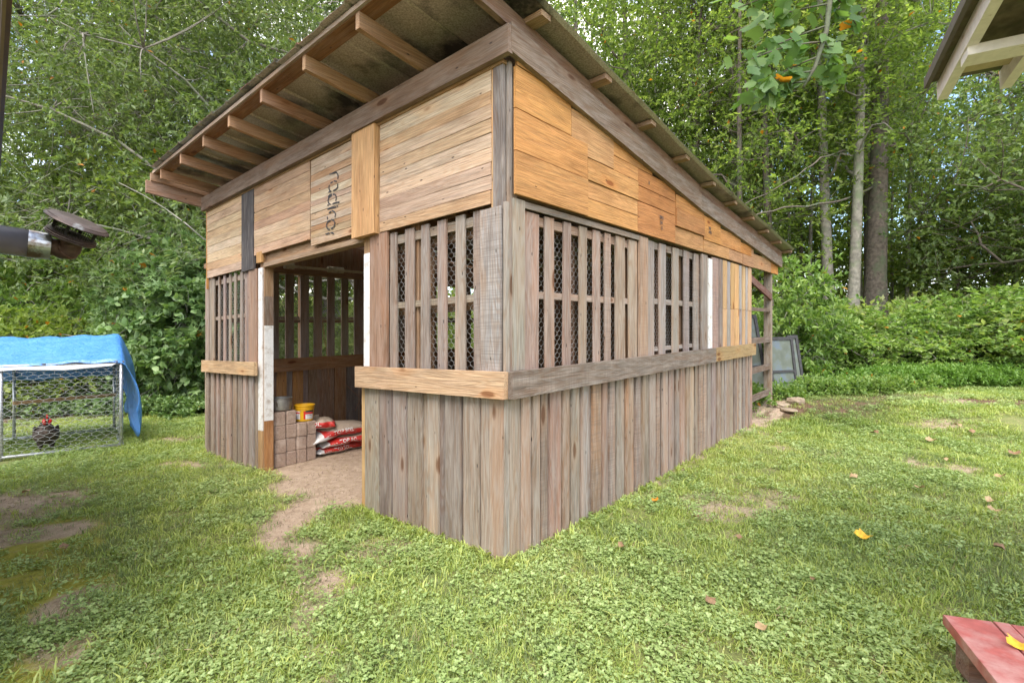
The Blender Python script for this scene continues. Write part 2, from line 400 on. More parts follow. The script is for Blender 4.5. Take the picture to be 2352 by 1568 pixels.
# ================================================================== GROUND
def px_ground(px, py):
    """a point of the yard seen at survey position (px, py)"""
    k = (px - 1176) / 1133; q = (784 - py) / 1133; y = 5.0
    for _ in range(60):
        z = float(gz(k * y, y)); y = y * .5 + .5 * min(60, max(.5, (z - CAMH) / q if q < 0 else 30))
    return k * y, y
def at(px, Y): return ((px - 1176) / 1133 * Y, Y)
path_pts = [px_ground(*p) for p in ((740, 1100), (735, 1150), (690, 1195), (672, 1250), (690, 1310), (735, 1350), (725, 1410), (700, 1480), (735, 1560), (760, 1700))]
path_w = [.34, .31, .20, .02, .05, .0, -.02, .02, .06, .05]
def seg_dist(x, y, pts, wd):
    best = np.full(x.shape, 9.0)
    for i in range(len(pts) - 1):
        ax, ay = pts[i]; bx, by = pts[i + 1]; dx, dy = bx - ax, by - ay
        t = np.clip(((x - ax) * dx + (y - ay) * dy) / (dx * dx + dy * dy), 0, 1)
        d = np.hypot(x - ax - t * dx, y - ay - t * dy) - (wd[i] * (1 - t) + wd[i + 1] * t)
        best = np.minimum(best, d)
    return best
def vnoise(x, y, s, seed=0):
    g = np.random.default_rng(seed); tab = g.random((64, 64))
    x = x * s + 500; y = y * s + 500; xi = np.floor(x).astype(int); yi = np.floor(y).astype(int); fx = x - xi; fy = y - yi
    fx = fx * fx * (3 - 2 * fx); fy = fy * fy * (3 - 2 * fy)
    a = tab[xi % 64, yi % 64]; b = tab[(xi + 1) % 64, yi % 64]; c = tab[xi % 64, (yi + 1) % 64]; d = tab[(xi + 1) % 64, (yi + 1) % 64]
    return (a * (1 - fx) + b * fx) * (1 - fy) + (c * (1 - fx) + d * fx) * fy
moss_line = [px_ground(*p) for p in ((10, 1190), (70, 1260), (95, 1330), (95, 1400), (60, 1480), (40, 1600))]
mossA = px_ground(70, 1330); mossB = px_ground(20, 1160); mossC = px_ground(100, 1430)
litter = [px_ground(*p) for p in ((1740, 950), (1800, 935), (1950, 925), (2080, 910), (2200, 922), (2352, 925), (2600, 930))]
def masks(x, y):
    """bare soil, moss, leaf litter amounts, 0..1"""
    u, v = uv_of(x, y)
    nn = vnoise(x, y, 2.2, 1) * .5 + vnoise(x, y, 6, 2) * .3 + vnoise(x, y, 17, 3) * .2
    dirt = 1 - sstep(-.06, .16, seg_dist(x, y, path_pts, path_w) + (nn - .5) * .6)
    inside = (u > .0) & (u < 5.1) & (v > .0) & (v < 5.0)
    dirt = np.maximum(dirt, inside * 1.0)
    edge = (1 - sstep(.02, .22, np.abs(-v))) * (v < .02) * sstep(1.2, 2.2, u) * (u < 6.6)
    dirt = np.maximum(dirt, edge * sstep(.3, .5, nn))
    back = ((u > 5.0) & (u < 6.9) & (v > -.25) & (v < 5)) * sstep(.25, .4, nn)
    dirt = np.maximum(dirt, back)
    spots = sstep(.64, .76, vnoise(x, y, 1.3, 9) * .6 + nn * .4)
    dirt = np.maximum(dirt, spots * .8)
    dB = np.hypot((x - mossB[0]) / .8, (y - mossB[1]) / .55); dirt = np.maximum(dirt, (1 - sstep(.5, 1.3, dB + (nn - .5))) * .95)
    dA = np.hypot((x - mossA[0]) / .40, (y - mossA[1]) / .75); dC = np.hypot((x - mossC[0]) / .3, (y - mossC[1]) / .35)
    moss = 1 - sstep(-.05, .22, seg_dist(x, y, moss_line, [.35, .30, .26, .22, .16, .1]) + (nn - .5) * .7)
    dirt = np.maximum(dirt, moss * sstep(.5, .62, vnoise(x, y, 3.1, 40)) * .9)
    lit = 1 - sstep(.0, .5, seg_dist(x, y, litter, [.25, .25, .3, .25, .2, .2, .2]) + (nn - .5) * .5)
    r = np.hypot(x, y); lit = np.maximum(lit, sstep(10.5, 12.5, r))
    return np.clip(dirt, 0, 1), np.clip(moss, 0, 1), np.clip(lit, 0, 1)
def build_ground():
    xs = np.concatenate([np.linspace(-90, -16, 20)[:-1], np.linspace(-16, -7, 60)[:-1], np.linspace(-7, 9, 330)[:-1], np.linspace(9, 16, 50)[:-1], np.linspace(16, 90, 20)])
    ys = np.concatenate([np.linspace(-30, 0, 10)[:-1], np.linspace(0, 10, 230)[:-1], np.linspace(10, 18, 40)[:-1], np.linspace(18, 110, 24)])
    X, Y = np.meshgrid(xs, ys); x = X.ravel(); y = Y.ravel(); z = gz(x, y)
    z = z + (np.hypot(x, y) < 14) * (vnoise(x, y, 9, 5) - .5) * .012
    nx = len(xs); i = np.arange(len(ys) - 1)[:, None] * nx + np.arange(nx - 1)[None, :]; i = i.ravel()
    F = np.stack([i, i + 1, i + nx + 1, i + nx], 1)
    me = np_mesh('ground', np.stack([x, y, z], 1), F, [], True)
    d, mo, li = masks(x, y)
    ca = me.color_attributes.new('cover', 'FLOAT_COLOR', 'POINT')
    ca.data.foreach_set('color', np.stack([d, mo, li, np.ones_like(d)], 1).astype(np.float32).ravel())
    m, t, b = mat('yard_soil'); l = t.links.new
    b.inputs['Roughness'].default_value = .95; b.inputs['Specular IOR Level'].default_value = .15
    at_ = N(t, 'ShaderNodeAttribute', attribute_name='cover'); sp = N(t, 'ShaderNodeSeparateColor'); l(at_.outputs['Color'], sp.inputs[0])
    tcn = N(t, 'ShaderNodeTexCoord')
    def nse(s, d=6):
        n = N(t, 'ShaderNodeTexNoise'); n.inputs['Scale'].default_value = s; n.inputs['Detail'].default_value = d; n.inputs['Roughness'].default_value = .65
        l(tcn.outputs['Object'], n.inputs['Vector']); return n.outputs['Fac']
    def ramp(x, els):
        r = N(t, 'ShaderNodeValToRGB'); cr = r.color_ramp
        while len(cr.elements) < len(els): cr.elements.new(.5)
        for i_, (p, c) in enumerate(els): cr.elements[i_].position = p; cr.elements[i_].color = (*c, 1)
        l(x, r.inputs[0]); return r.outputs[0]
    def mix(f, a, bb):
        n = N(t, 'ShaderNodeMix', data_type='RGBA'); l(f, n.inputs['Factor']); l(a, n.inputs['A']); l(bb, n.inputs['B']); return n.outputs['Result']
    n1 = nse(14); n2 = nse(70); n3 = nse(3)
    under = ramp(n1, [(.3, (.13, .16, .05)), (.55, (.20, .21, .075)), (.75, (.28, .22, .13))])
    soil = ramp(n2, [(.25, (.24, .165, .115)), (.5, (.42, .31, .225)), (.75, (.58, .46, .35))]); soil2 = ramp(n1, [(.35, (.26, .18, .12)), (.6, (.50, .38, .28))])
    half = N(t, 'ShaderNodeValue'); half.outputs[0].default_value = .5; soil = mix(half.outputs[0], soil, soil2)
    moss = ramp(n1, [(.3, (.20, .19, .035)), (.55, (.33, .31, .05)), (.75, (.34, .26, .14))])
    lit = ramp(n2, [(.25, (.05, .03, .02)), (.5, (.13, .075, .05)), (.72, (.26, .17, .12))])
    c = mix(sp.outputs[2], under, lit); c = mix(sp.outputs[1], c, moss); c = mix(sp.outputs[0], c, soil)
    l(c, b.inputs['Base Color'])
    bp = N(t, 'ShaderNodeBump'); bp.inputs['Strength'].default_value = .8; bp.inputs['Distance'].default_value = .015
    l(n2, bp.inputs['Height']); l(bp.outputs[0], b.inputs['Normal'])
    me.materials.append(m)
    o = link('ground', me); tag(o, kind='structure'); return o
build_ground()

# ================================================================== LAWN (stuff, instanced tufts)
def tuft_obj(name, V, F, m):
    return bpy.data.objects.new(name, np_mesh(name, V, F, [m]))
def blades_tuft(g, n, rad, l0, l1, wd, curl=.6):
    a = g.uniform(0, 2 * np.pi, n); r = rad * np.sqrt(g.random(n))
    b = np.stack([r * np.cos(a), r * np.sin(a), np.full(n, -.004)], 1)
    az_ = g.uniform(0, 2 * np.pi, n); tilt = g.uniform(.25, 1.25, n); ln = g.uniform(l0, l1, n)
    h = np.stack([np.cos(az_), np.sin(az_), np.zeros(n)], 1); s = np.stack([-np.sin(az_), np.cos(az_), np.zeros(n)], 1)
    w_ = wd * g.uniform(.6, 1.2, n)[:, None]
    z = np.array((0, 0, 1.0))
    p1 = b + (h * np.sin(tilt)[:, None] * .5 + z * np.cos(tilt)[:, None] * .6) * ln[:, None]
    t2 = np.clip(tilt + curl * g.uniform(.4, 1.2, n), 0, 1.75)
    p2 = p1 + (h * np.sin(t2)[:, None] + z * np.cos(t2)[:, None]) * ln[:, None] * .5
    V = np.stack([b - s * w_ * .5, b + s * w_ * .5, p1 + s * w_ * .55, p1 - s * w_ * .55, p2], 1).reshape(-1, 3)
    i = (np.arange(n) * 5)[:, None]
    F = np.concatenate([i + np.array([[0, 1, 2]]), i + np.array([[0, 2, 3]]), i + np.array([[3, 2, 4]])])
    return V, F
def clover_tuft(g, n, rad, size, hmax):
    a = g.uniform(0, 2 * np.pi, n); r = rad * np.sqrt(g.random(n))
    c = np.stack([r * np.cos(a), r * np.sin(a), g.uniform(.3, 1, n) * hmax], 1)
    Vs, Fs = [], []; b = 0
    k = 6; ang = np.linspace(0, 2 * np.pi, k, endpoint=False)
    for q in range(3):
        rot = g.uniform(0, 2 * np.pi, n) if q == 0 else rot0 + q * 2 * np.pi / 3
        if q == 0: rot0 = rot; nrm = unit(np.tile((0, 0, 1.0), (n, 1)) + g.normal(size=(n, 3)) * .28); sz = size * g.uniform(.6, 1.15, n)
        d = np.stack([np.cos(rot), np.sin(rot), np.zeros(n)], 1); s = unit(np.cross(nrm, d)); d = np.cross(s, nrm)
        cc = c + d * sz[:, None] * .55
        V = cc[:, None, :] + (d[:, None, :] * np.cos(ang)[None, :, None] * .55 + s[:, None, :] * np.sin(ang)[None, :, None] * .52 + nrm[:, None, :] * (np.abs(np.sin(ang)) * .12)[None, :, None]) * sz[:, None, None]
        V = V.reshape(-1, 3)
        i = (np.arange(n) * k)[:, None]
        F = np.concatenate([i + np.array([[0, j, j + 1]]) for j in range(1, k - 1)])
        Vs.append(V); Fs.append(F + b); b += len(V)
    return np.concatenate(Vs), np.concatenate(Fs)
def scatter_object(name, x, y, scale, templ, label, cat, seed, tiltn=.08, dz=0):
    g = np.random.default_rng(seed); n = len(x)
    me = bpy.data.meshes.new(name); me.vertices.add(n)
    me.vertices.foreach_set('co', np.stack([x, y, gz(x, y) + dz], 1).astype(np.float32).ravel())
    a = me.attributes.new('rot', 'FLOAT_VECTOR', 'POINT')
    a.data.foreach_set('vector', np.stack([g.normal(0, tiltn, n), g.normal(0, tiltn, n), g.uniform(0, 6.283, n)], 1).astype(np.float32).ravel())
    s = me.attributes.new('scl', 'FLOAT', 'POINT'); s.data.foreach_set('value', scale.astype(np.float32))
    o = link(name, me); tag(o, label, cat, kind='stuff')
    ng = bpy.data.node_groups.new(name + '_nodes', 'GeometryNodeTree')
    ng.interface.new_socket('Geometry', in_out='INPUT', socket_type='NodeSocketGeometry')
    ng.interface.new_socket('Geometry', in_out='OUTPUT', socket_type='NodeSocketGeometry')
    gi = ng.nodes.new('NodeGroupInput'); go = ng.nodes.new('NodeGroupOutput')
    ip = ng.nodes.new('GeometryNodeInstanceOnPoints'); ob = ng.nodes.new('GeometryNodeObjectInfo'); ob.inputs[0].default_value = templ
    ob.inputs['As Instance'].default_value = True
    ra = ng.nodes.new('GeometryNodeInputNamedAttribute'); ra.data_type = 'FLOAT_VECTOR'; ra.inputs[0].default_value = 'rot'
    sa = ng.nodes.new('GeometryNodeInputNamedAttribute'); sa.data_type = 'FLOAT'; sa.inputs[0].default_value = 'scl'
    k = ng.links.new
    k(gi.outputs[0], ip.inputs['Points']); k(ob.outputs['Geometry'], ip.inputs['Instance']); k(ra.outputs[0], ip.inputs['Rotation']); k(sa.outputs[0], ip.inputs['Scale']); k(ip.outputs[0], go.inputs[0])
    md = o.modifiers.new('scatter', 'NODES'); md.node_group = ng
    return o
def build_lawn():
    g = np.random.default_rng(3)
    def cand(dens_near, dens_far):
        xs, ys = [], []
        for (x0, x1, y0, y1, d) in ((-3.4, 3.4, 1.2, 3.2, dens_near), (-5.8, 5.8, 3.2, 6, dens_near * .8), (-9, 9.5, 6, 9, (dens_near + dens_far) / 2), (-12, 12.5, 9, 12.5, dens_far)):
            n = int((x1 - x0) * (y1 - y0) * d); xs.append(g.uniform(x0, x1, n)); ys.append(g.uniform(y0, y1, n))
        x = np.concatenate(xs); y = np.concatenate(ys)
        k = np.abs(x) < 1.12 * y + .35
        x, y = x[k], y[k]
        u, v = uv_of(x, y)
        k = ~((u > -.02) & (u < 5.1) & (v > -.02) & (v < 5.02)) & ~((x - 1.65 > 0) & (y < 1.95) & (x < 2.5))
        return x[k], y[k]
    # grass
    x, y = cand(260, 95); d, mo, li = masks(x, y); q = g.random(len(x))
    pat = vnoise(x, y, .9, 21) * .6 + vnoise(x, y, 2.7, 22) * .4       # clover / grass patchwork
    keep = (q < (1 - d * 1.08)) & (q < 1 - mo * .93) & (q < 1 - li * .9) & (q < 1.25 - .40 * sstep(.46, .62, pat))
    wallside = lambda x, y: np.clip(1 - np.abs(uv_of(x, y)[0]) * 4, 0, 1) * ((uv_of(x, y)[1] > -.2) & (uv_of(x, y)[1] < 1.6))
    s = g.uniform(.7, 1.25, len(x)) * (1 + .22 * (y > 6)) + .45 * wallside(x, y)
    V, F = blades_tuft(g, 54, .095, .016, .056, .0040)
    scatter_object('grass', x[keep], y[keep], s[keep], tuft_obj('grass_tuft', V, F, GRASS_M), 'mown bright green lawn grass with bare patches around the shed', 'grass', 5)
    # fine darker grass
    x, y = cand(150, 40); d, mo, li = masks(x, y); q = g.random(len(x)); pat2 = vnoise(x, y, 1.5, 31)
    keep = (q < (1 - d * .93)) & (q < 1 - mo * .75) & ((pat2 > .5) | (d > .5))
    V, F = blades_tuft(g, 60, .09, .02, .05, .0022, .3)
    GF = leaf_material('fine_grass', [(0, (.10, .16, .04)), (.5, (.19, .26, .07)), (1, (.34, .36, .15))], .25, .6)
    scatter_object('fine_grass', x[keep], y[keep], g.uniform(.8, 1.3, keep.sum()), tuft_obj('fine_tuft', V, F, GF), 'fine dull green wiry grass in patches among the clover', 'grass', 6)
    # clover
    x, y = cand(210, 80); d, mo, li = masks(x, y); q = g.random(len(x)); pat = vnoise(x, y, .9, 21) * .6 + vnoise(x, y, 2.7, 22) * .4
    keep = (q < (1 - d * 1.03)) & (q < 1 - mo * .85) & (q < 1 - li * .9) & (q < .14 + .42 * sstep(.42, .58, pat))
    V, F = clover_tuft(g, 60, .09, .0092, .04)
    scatter_object('clover', x[keep], y[keep], g.uniform(.75, 1.25, keep.sum()) * (1 + .15 * (y[keep] > 6)), tuft_obj('clover_tuft', V, F, CLOVER_M), 'low pale green clover spreading through the lawn', 'clover', 7, dz=-.004)
    # dead blades and straw
    x, y = cand(60, 15); d, mo, li = masks(x, y); q = g.random(len(x))
    keep = q < .35 + .5 * d * (d < .97)
    V, F = blades_tuft(g, 12, .1, .02, .06, .0025, 1.0)
    scatter_object('dry_grass', x[keep], y[keep], g.uniform(.7, 1.3, keep.sum()), tuft_obj('dry_tuft', V, F, DRY_M), 'dry straw coloured blades scattered through the lawn', 'dry grass', 8, .5)
    x, y = cand(13, 5); d, mo, li = masks(x, y); q = g.random(len(x)); keep = (q < 1 - d * .8) & (q < 1 - li)
    V, F = blades_tuft(g, 14, .05, .05, .12, .0075, .9)
    scatter_object('crabgrass', x[keep], y[keep], g.uniform(.6, 1.1, keep.sum()), tuft_obj('crab_tuft', V, F, GRASS_M), 'broad bladed crabgrass tufts sprawling through the lawn', 'grass', 18, .12)
    n = 900; uu = g.uniform(-.1, 3.0, n); vv_ = g.uniform(.4, 4.6, n); x = C0.x + UD.x * uu + VD.x * vv_; y = C0.y + UD.y * uu + VD.y * vv_
    V, F = blades_tuft(g, 7, .12, .015, .05, .003, 1.2)
    scatter_object('straw', x, y, g.uniform(.6, 1.2, n), tuft_obj('straw_tuft', V, F, DRY_M), 'bits of straw littering the dirt floor of the shed', 'straw', 19, 1.2)
    pv, pf = [], []
    for i in range(9):
        c = g.uniform(-.09, .09, 3) * (1, 1, 0); r_ = g.uniform(.003, .010) * np.array((1, g.uniform(.6, 1), g.uniform(.5, .8))); o6 = np.array([(1, 0, 0), (0, 1, 0), (-1, 0, 0), (0, -1, 0), (0, 0, 1), (0, 0, -.5)]) * r_ + c
        pf += [(i * 6 + a_, i * 6 + b_, i * 6 + c_) for a_, b_, c_ in ((0, 1, 4), (1, 2, 4), (2, 3, 4), (3, 0, 4), (1, 0, 5), (2, 1, 5), (3, 2, 5), (0, 3, 5))]; pv.append(o6)
    cx, cy = cand(150, 40); dd, mo_, li_ = masks(cx, cy); kk = dd > .45; cx = np.concatenate([cx[kk], x]); cy = np.concatenate([cy[kk], y])
    scatter_object('soil_crumbs', cx, cy, g.uniform(.5, 1.2, len(cx)), tuft_obj('crumb', np.concatenate(pv), np.array(pf), simple('crumb_soil', (.36, .27, .20), .95, var=.5)), 'small stones and crumbs of soil lying on the bare dirt', 'soil crumbs', 29, .2)
    # taller seedling grass along the wall foot and step
    xs, ys = [], []
    for _ in range(170):
        s_ = g.uniform(-.1, 1.45); o_ = -abs(g.normal(.03, .04)) - .01
        p = P(o_, s_, 0); xs.append(p.x); ys.append(p.y)
    for _ in range(170):
        s_ = g.uniform(-.1, 4.4) ** 1; o_ = -abs(g.normal(.05, .05)) - .01
        p = P(s_, o_, 0); xs.append(p.x); ys.append(p.y)
    for _ in range(40):
        xs.append(g.uniform(1.45, 1.66)); ys.append(g.uniform(1.45, 1.95))
    V, F = blades_tuft(g, 9, .03, .06, .15, .008, 1.0)
    x = np.array(xs); y = np.array(ys)
    scatter_object('tall_grass', x, y, g.uniform(.5, 1.0, len(x)), tuft_obj('tall_tuft', V, F, GRASS_M), 'taller broad bladed grass at the foot of the plank walls', 'grass', 9, .1)
build_lawn()

# ================================================================== SHED
def hb(u):      # underside of the sloping side beam
    return 2.96 - .125 * u if u < 3 else 2.585 - .083 * (u - 3)
shed = empty('shed', P(0, 0, 0), 'open fronted shed of grey and honey coloured reclaimed pallet boards with an overhanging tin roof', 'shed')
FACES = {'front': (lambda s, h, o: P(-o, s, h), -UH, VD), 'side': (lambda s, h, o: P(s, -o, h), -VH, UD),
         'left': (lambda s, h, o: P(s, 4.97 - o, h), -VH, UD), 'back': (lambda s, h, o: P(5.05 - o, s, h), -UH, VD)}
GREY = [(.355, .285, .235), (.33, .275, .235), (.39, .325, .27), (.29, .24, .205), (.40, .315, .25), (.36, .31, .27), (.34, .265, .21)]
HONEY = [(.62, .42, .22), (.66, .47, .27), (.60, .38, .18), (.68, .50, .30), (.64, .43, .25), (.58, .36, .17)]
AMBER_ = [(.60, .30, .095), (.64, .33, .11), (.55, .26, .08), (.61, .33, .13)]
BROWN = [(.36, .22, .13), (.33, .20, .12), (.40, .24, .14)]
def jit(c, a=.1):
    k = 1 + rnd.uniform(-a, a); return (c[0] * k, c[1] * k * (1 + rnd.uniform(-.04, .04)), c[2] * k * (1 + rnd.uniform(-.07, .07)))
def piece(name, face, poly, off, th, col, wear, grain='h', parent=None, label=None):
    """a board: outline poly in (s, h) on a wall face, its back at off, th thick"""
    f, nrm, sd = FACES[face]; parent = parent or shed
    s0 = sum(p[0] for p in poly) / len(poly); h0 = sum(p[1] for p in poly) / len(poly)
    o = f(s0, h0, off); S = sd.normalized(); Z = Vector((0, 0, 1))
    X, Y = (Z, S) if grain == 'h' else (S, Z)
    Y = (Y - X * Y.dot(X)).normalized(); Nz = X.cross(Y)
    if Nz.dot(nrm) < 0: Y = -Y; Nz = -Nz
    M = Matrix((X, Y, Nz)).transposed().to_4x4(); M.translation = o; Mi = M.inverted()
    vs = [Mi @ f(s, h, off) for s, h in poly]; n = len(vs)
    e = .0015
    top = [Mi @ f(s + rnd.uniform(-e, e), h + rnd.uniform(-e, e), off + th + rnd.uniform(-e, e)) for s, h in poly]
    me = bpy.data.meshes.new(name)
    me.from_pydata([tuple(v) for v in vs + top], [], [tuple(range(n)), tuple(range(2 * n - 1, n - 1, -1))] + [(i, i + n, (i + 1) % n + n, (i + 1) % n) for i in range(n)])
    me.update()
    ob = link(name, me, WOOD, parent, M, (*col, wear))
    if label: ob['label'] = label
    return ob
def seen_slat(a, perp, cam): return a + .013 * (a + cam) / perp
def rect(name, face, s0, s1, h0, h1, off, th, col, wear, grain='h', wob=.003, **k):
    w1, w2, w3, w4 = (rnd.uniform(-wob, wob) for _ in range(4))
    return piece(name, face, [(s0 + w1, h0), (s1 + w2, h0), (s1 + w3, h1), (s0 + w4, h1)], off, th, col, wear, grain, **k)
def bar(name, a, b, w_, t_, up, col, wear, parent=None, mat_=None, mb_only=False):
    """a timber from a to b, w_ wide along 'up', t_ thick"""
    a = Vector(a); b = Vector(b); X = (b - a).normalized(); Y = (Vector(up) - X * Vector(up).dot(X)).normalized(); Z = X.cross(Y)
    M = Matrix((X, Y, Z)).transposed().to_4x4(); M.translation = (a + b) / 2
    m = MB(); m.box((0, 0, 0), (b - a).length, w_, t_)
    return link(name, m.mesh(name), mat_ or WOOD, parent, M, (*col, wear))

# --- posts
rect('post', 'front', .0, .088, 0, 2.95, -.09, .088, (.33, .29, .255), 1)        # corner post, front plane
rect('corner_board', 'front', -.018, .004, .0, 2.12, .002, .03, (.37, .33, .28), 1)
rect('corner_board', 'side', .03, .135, 1.125, 2.15, .004, .024, (.36, .335, .28), .9)
rect('corner_board', 'front', .018, .18, 1.125, 2.10, .022, .02, (.40, .375, .36), 1)
rect('corner_board', 'front', .006, .085, 2.08, 2.955, .006, .024, (.22, .195, .18), 1)
rect('corner_board', 'side', -.006, .03, .0, 2.955, -.002, .016, (.30, .27, .24), 1)
# door posts
for (s0, s1) in ((1.415, 1.50),):
    rect('post', 'front', s0, s1, 0, 2.95, -.09, .088, (.50, .32, .17), .3)
jamb = rect('post', 'front', 3.32, 3.41, 0, 2.95, -.09, .088, (.47, .28, .15), .4)
PAINT = simple('old_white_paint', (.74, .72, .69), .6, var=.08, scale=60, bump=.002, dirt=(.46, .38, .31), dscale=11, dlo=.52, dhi=.70)
def painted(name, face, s0, s1, h0, h1, off, th):
    o = rect(name, face, s0, s1, h0, h1, off, th, (1, 1, 1), 0); o.data.materials[0] = PAINT; return o
painted('trim_board', 'front', 1.39, 1.475, 1.125, 2.0, .0, .02)
painted('trim_board', 'front', 3.335, 3.43, .42, 2.1, .0, .012)
rect('trim_board', 'front', 3.335, 3.43, 0, .418, .0, .012, (.55, .34, .16), .2)
# white painted reveal of the left door post, grey above
bar('trim_board', P(.045, 3.312, .52), P(.045, 3.312, 1.5), .088, .012, UH, (1, 1, 1), 0, shed, PAINT)
bar('trim_board', P(.045, 3.312, 0), P(.045, 3.312, .518), .09, .012, UH, (.50, .25, .10), .3, shed)
bar('trim_board', P(.045, 3.312, 1.502), P(.045, 3.312, 1.80), .09, .012, UH, (.26, .19, .14), .9, shed)
bar('trim_board', P(.045, 3.312, 1.802), P(.045, 3.312, 2.30), .09, .012, UH, (.42, .26, .14), .5, shed)
rect('trim_board', 'front', 3.30, 3.42, 2.15, 2.26, .005, .03, (.60, .34, .13), .1)
for s in (.9, 4.9): rect('post', 'front', s - .04, s + .04, 0, 2.95, -.12, .088, (.42, .26, .15), .5)
for s in (1.60, 1.80, 2.77, 3.68, 4.97): rect('post', 'side', s - .045, s + .045, 0, hb(s), -.13, .088, (.30, .18, .10), .4)
for s in (1.25, 2.5, 3.7): rect('post', 'left', s - .045, s + .045, 0, hb(s), -.09, .088, (.40, .23, .12), .4)
for s in (.05, 1.6, 3.2, 4.85): rect('post', 'back', s - .045, s + .045, 0, hb(5.05), -.09, .088, (.38, .22, .12), .4)

# --- front, upper cladding of thin horizontal boards
def cladding(face, s0, s1, hs, off, pal, wear, th=.016, wob=.002, lo_slope=0):
    for i in range(len(hs) - 1):
        a, b = hs[i], hs[i + 1]; g_ = .0015; e0, e1 = rnd.uniform(-.004, .004), rnd.uniform(-.004, .004)
        dw = rnd.uniform(-.004, .004)
        piece('cladding_board', face, [(s0 + e0, a + g_ + dw), (s1 + e1, a + g_ - dw), (s1 + e1, b - g_), (s0 + e0, b - g_)], off + rnd.uniform(0, .004), th, (lambda q: (q[0] * .97, q[1] * .98, q[2] * 1.06))(jit(rnd.choice(pal))), wear, 's')
pale = [(.68, .49, .29), (.63, .46, .29), (.62, .41, .22), (.70, .53, .33), (.58, .42, .26)]
hsD = [2.131, 2.212, 2.303, 2.379, 2.47, 2.556, 2.642, 2.731, 2.814, 2.905, 2.965]
cladding('front', .104, 1.245, hsD, .012, pale, .12)
rect('trim_board', 'front', .088, .103, 2.10, 2.96, .004, .02, (.66, .42, .22), .1)
rect('trim_board', 'front', 1.262, 1.566, 2.128, 2.97, .014, .055, (.70, .41, .19), .02)
cladding('front', 1.57, 2.29, [2.175, 2.24, 2.30, 2.345, 2.40, 2.455, 2.52, 2.565, 2.63, 2.69, 2.74, 2.80, 2.86, 2.93], .012, [(.55, .38, .22), (.60, .42, .24), (.64, .50, .34), (.55, .34, .17), (.62, .45, .28)], .25)
cladding('front', 2.304, 3.486, [2.235, 2.32, 2.42, 2.50, 2.585, 2.68, 2.765, 2.85, 2.945], .012, [(.66, .45, .25), (.68, .50, .31), (.55, .34, .2), (.64, .42, .24)], .12)
rect('trim_board', 'front', 3.49, 3.80, 2.10, 2.955, .012, .026, (.085, .08, .082), .5)
cladding('front', 3.81, 4.86, [2.13, 2.22, 2.31, 2.42, 2.51, 2.60, 2.69, 2.78, 2.87, 2.955], .012, [(.68, .49, .28), (.66, .45, .23), (.60, .38, .2), (.70, .52, .32)], .1)
rect('beam', 'front', 1.42, 3.40, 2.13, 2.27, -.06, .045, (.46, .30, .17), .5, 's')         # door header
rect('beam', 'front', 1.5, 3.31, 2.10, 2.145, -.09, .10, (.42, .29, .18), .5, 's')
rect('trim_board', 'front', 4.865, 4.885, 2.0, 2.95, .0, .03, (.68, .33, .1), 0)

# --- front, lower planks right of the door: recessed planks with proud planks over the joints
def lower_row(face, s0, s1, h1, pal, wear, wmin=.09, wmax=.14, proud=None, seed=1, h0=-.03, wave=.0):
    r2 = random.Random(seed); s = s0
    while s < s1:
        wd = r2.uniform(wmin, wmax); e = min(s + wd, s1)
        rect('wall_plank', face, s + .001, e - .001, h0, h1, -.002 + r2.uniform(0, .003), .018, jit(r2.choice(pal), .16), wear); s = e
    if proud is None:
        s = s0 + .1; proud = []
        while s < s1 - .05:
            wd = r2.uniform(.06, .13); proud.append((s, min(s + wd, s1))); s += wd + r2.uniform(.008, .07)
    for a, b in proud:
        rect('wall_plank', face, a, b, h0, h1, .021, .017 + r2.uniform(0, .006), jit(r2.choice(pal), .2), wear)
lower_row('front', .0, 1.43, 1.02, GREY, 1, proud=[(1.245, 1.425), (1.08, 1.225), (.915, 1.065), (.745, .895), (.575, .68), (.355, .50), (.19, .33), (.0, .18)], seed=5)
rect('trim_board', 'front', 1.43, 1.50, -.02, 1.02, -.04, .06, (.66, .43, .2), .1)
lower_row('side', .0, 5.06, 1.02, GREY + [(.42, .30, .22)], 1, .1, .16, seed=9)
lower_row('front', 3.44, 4.97, 1.04, GREY, 1, .1, .15, proud=[(3.50, 3.60), (3.66, 3.74), (3.78, 3.88), (3.92, 4.03), (4.10, 4.21), (4.30, 4.38), (4.46, 4.52), (4.60, 4.70), (4.76, 4.84)], seed=12)
rect('rail', 'front', -.045, 1.50, .967, 1.125, .045, .036, (.60, .41, .255), .15, 's', label='honey coloured knotty belt rail right of the doorway')
rect('rail', 'side', -.045, 3.46, .967, 1.125, .045, .036, (.235, .19, .155), 1, 's', label='dark weathered belt rail on the long wall')
rect('rail', 'side', 3.464, 5.09, .970, 1.125, .045, .034, (.42, .29, .14), .2, 's', label='olive brown belt rail at the far end of the long wall')
rect('rail', 'front', 3.37, 4.90, .99, 1.128, .045, .036, (.64, .44, .25), .1, 's', label='pale belt rail left of the doorway')
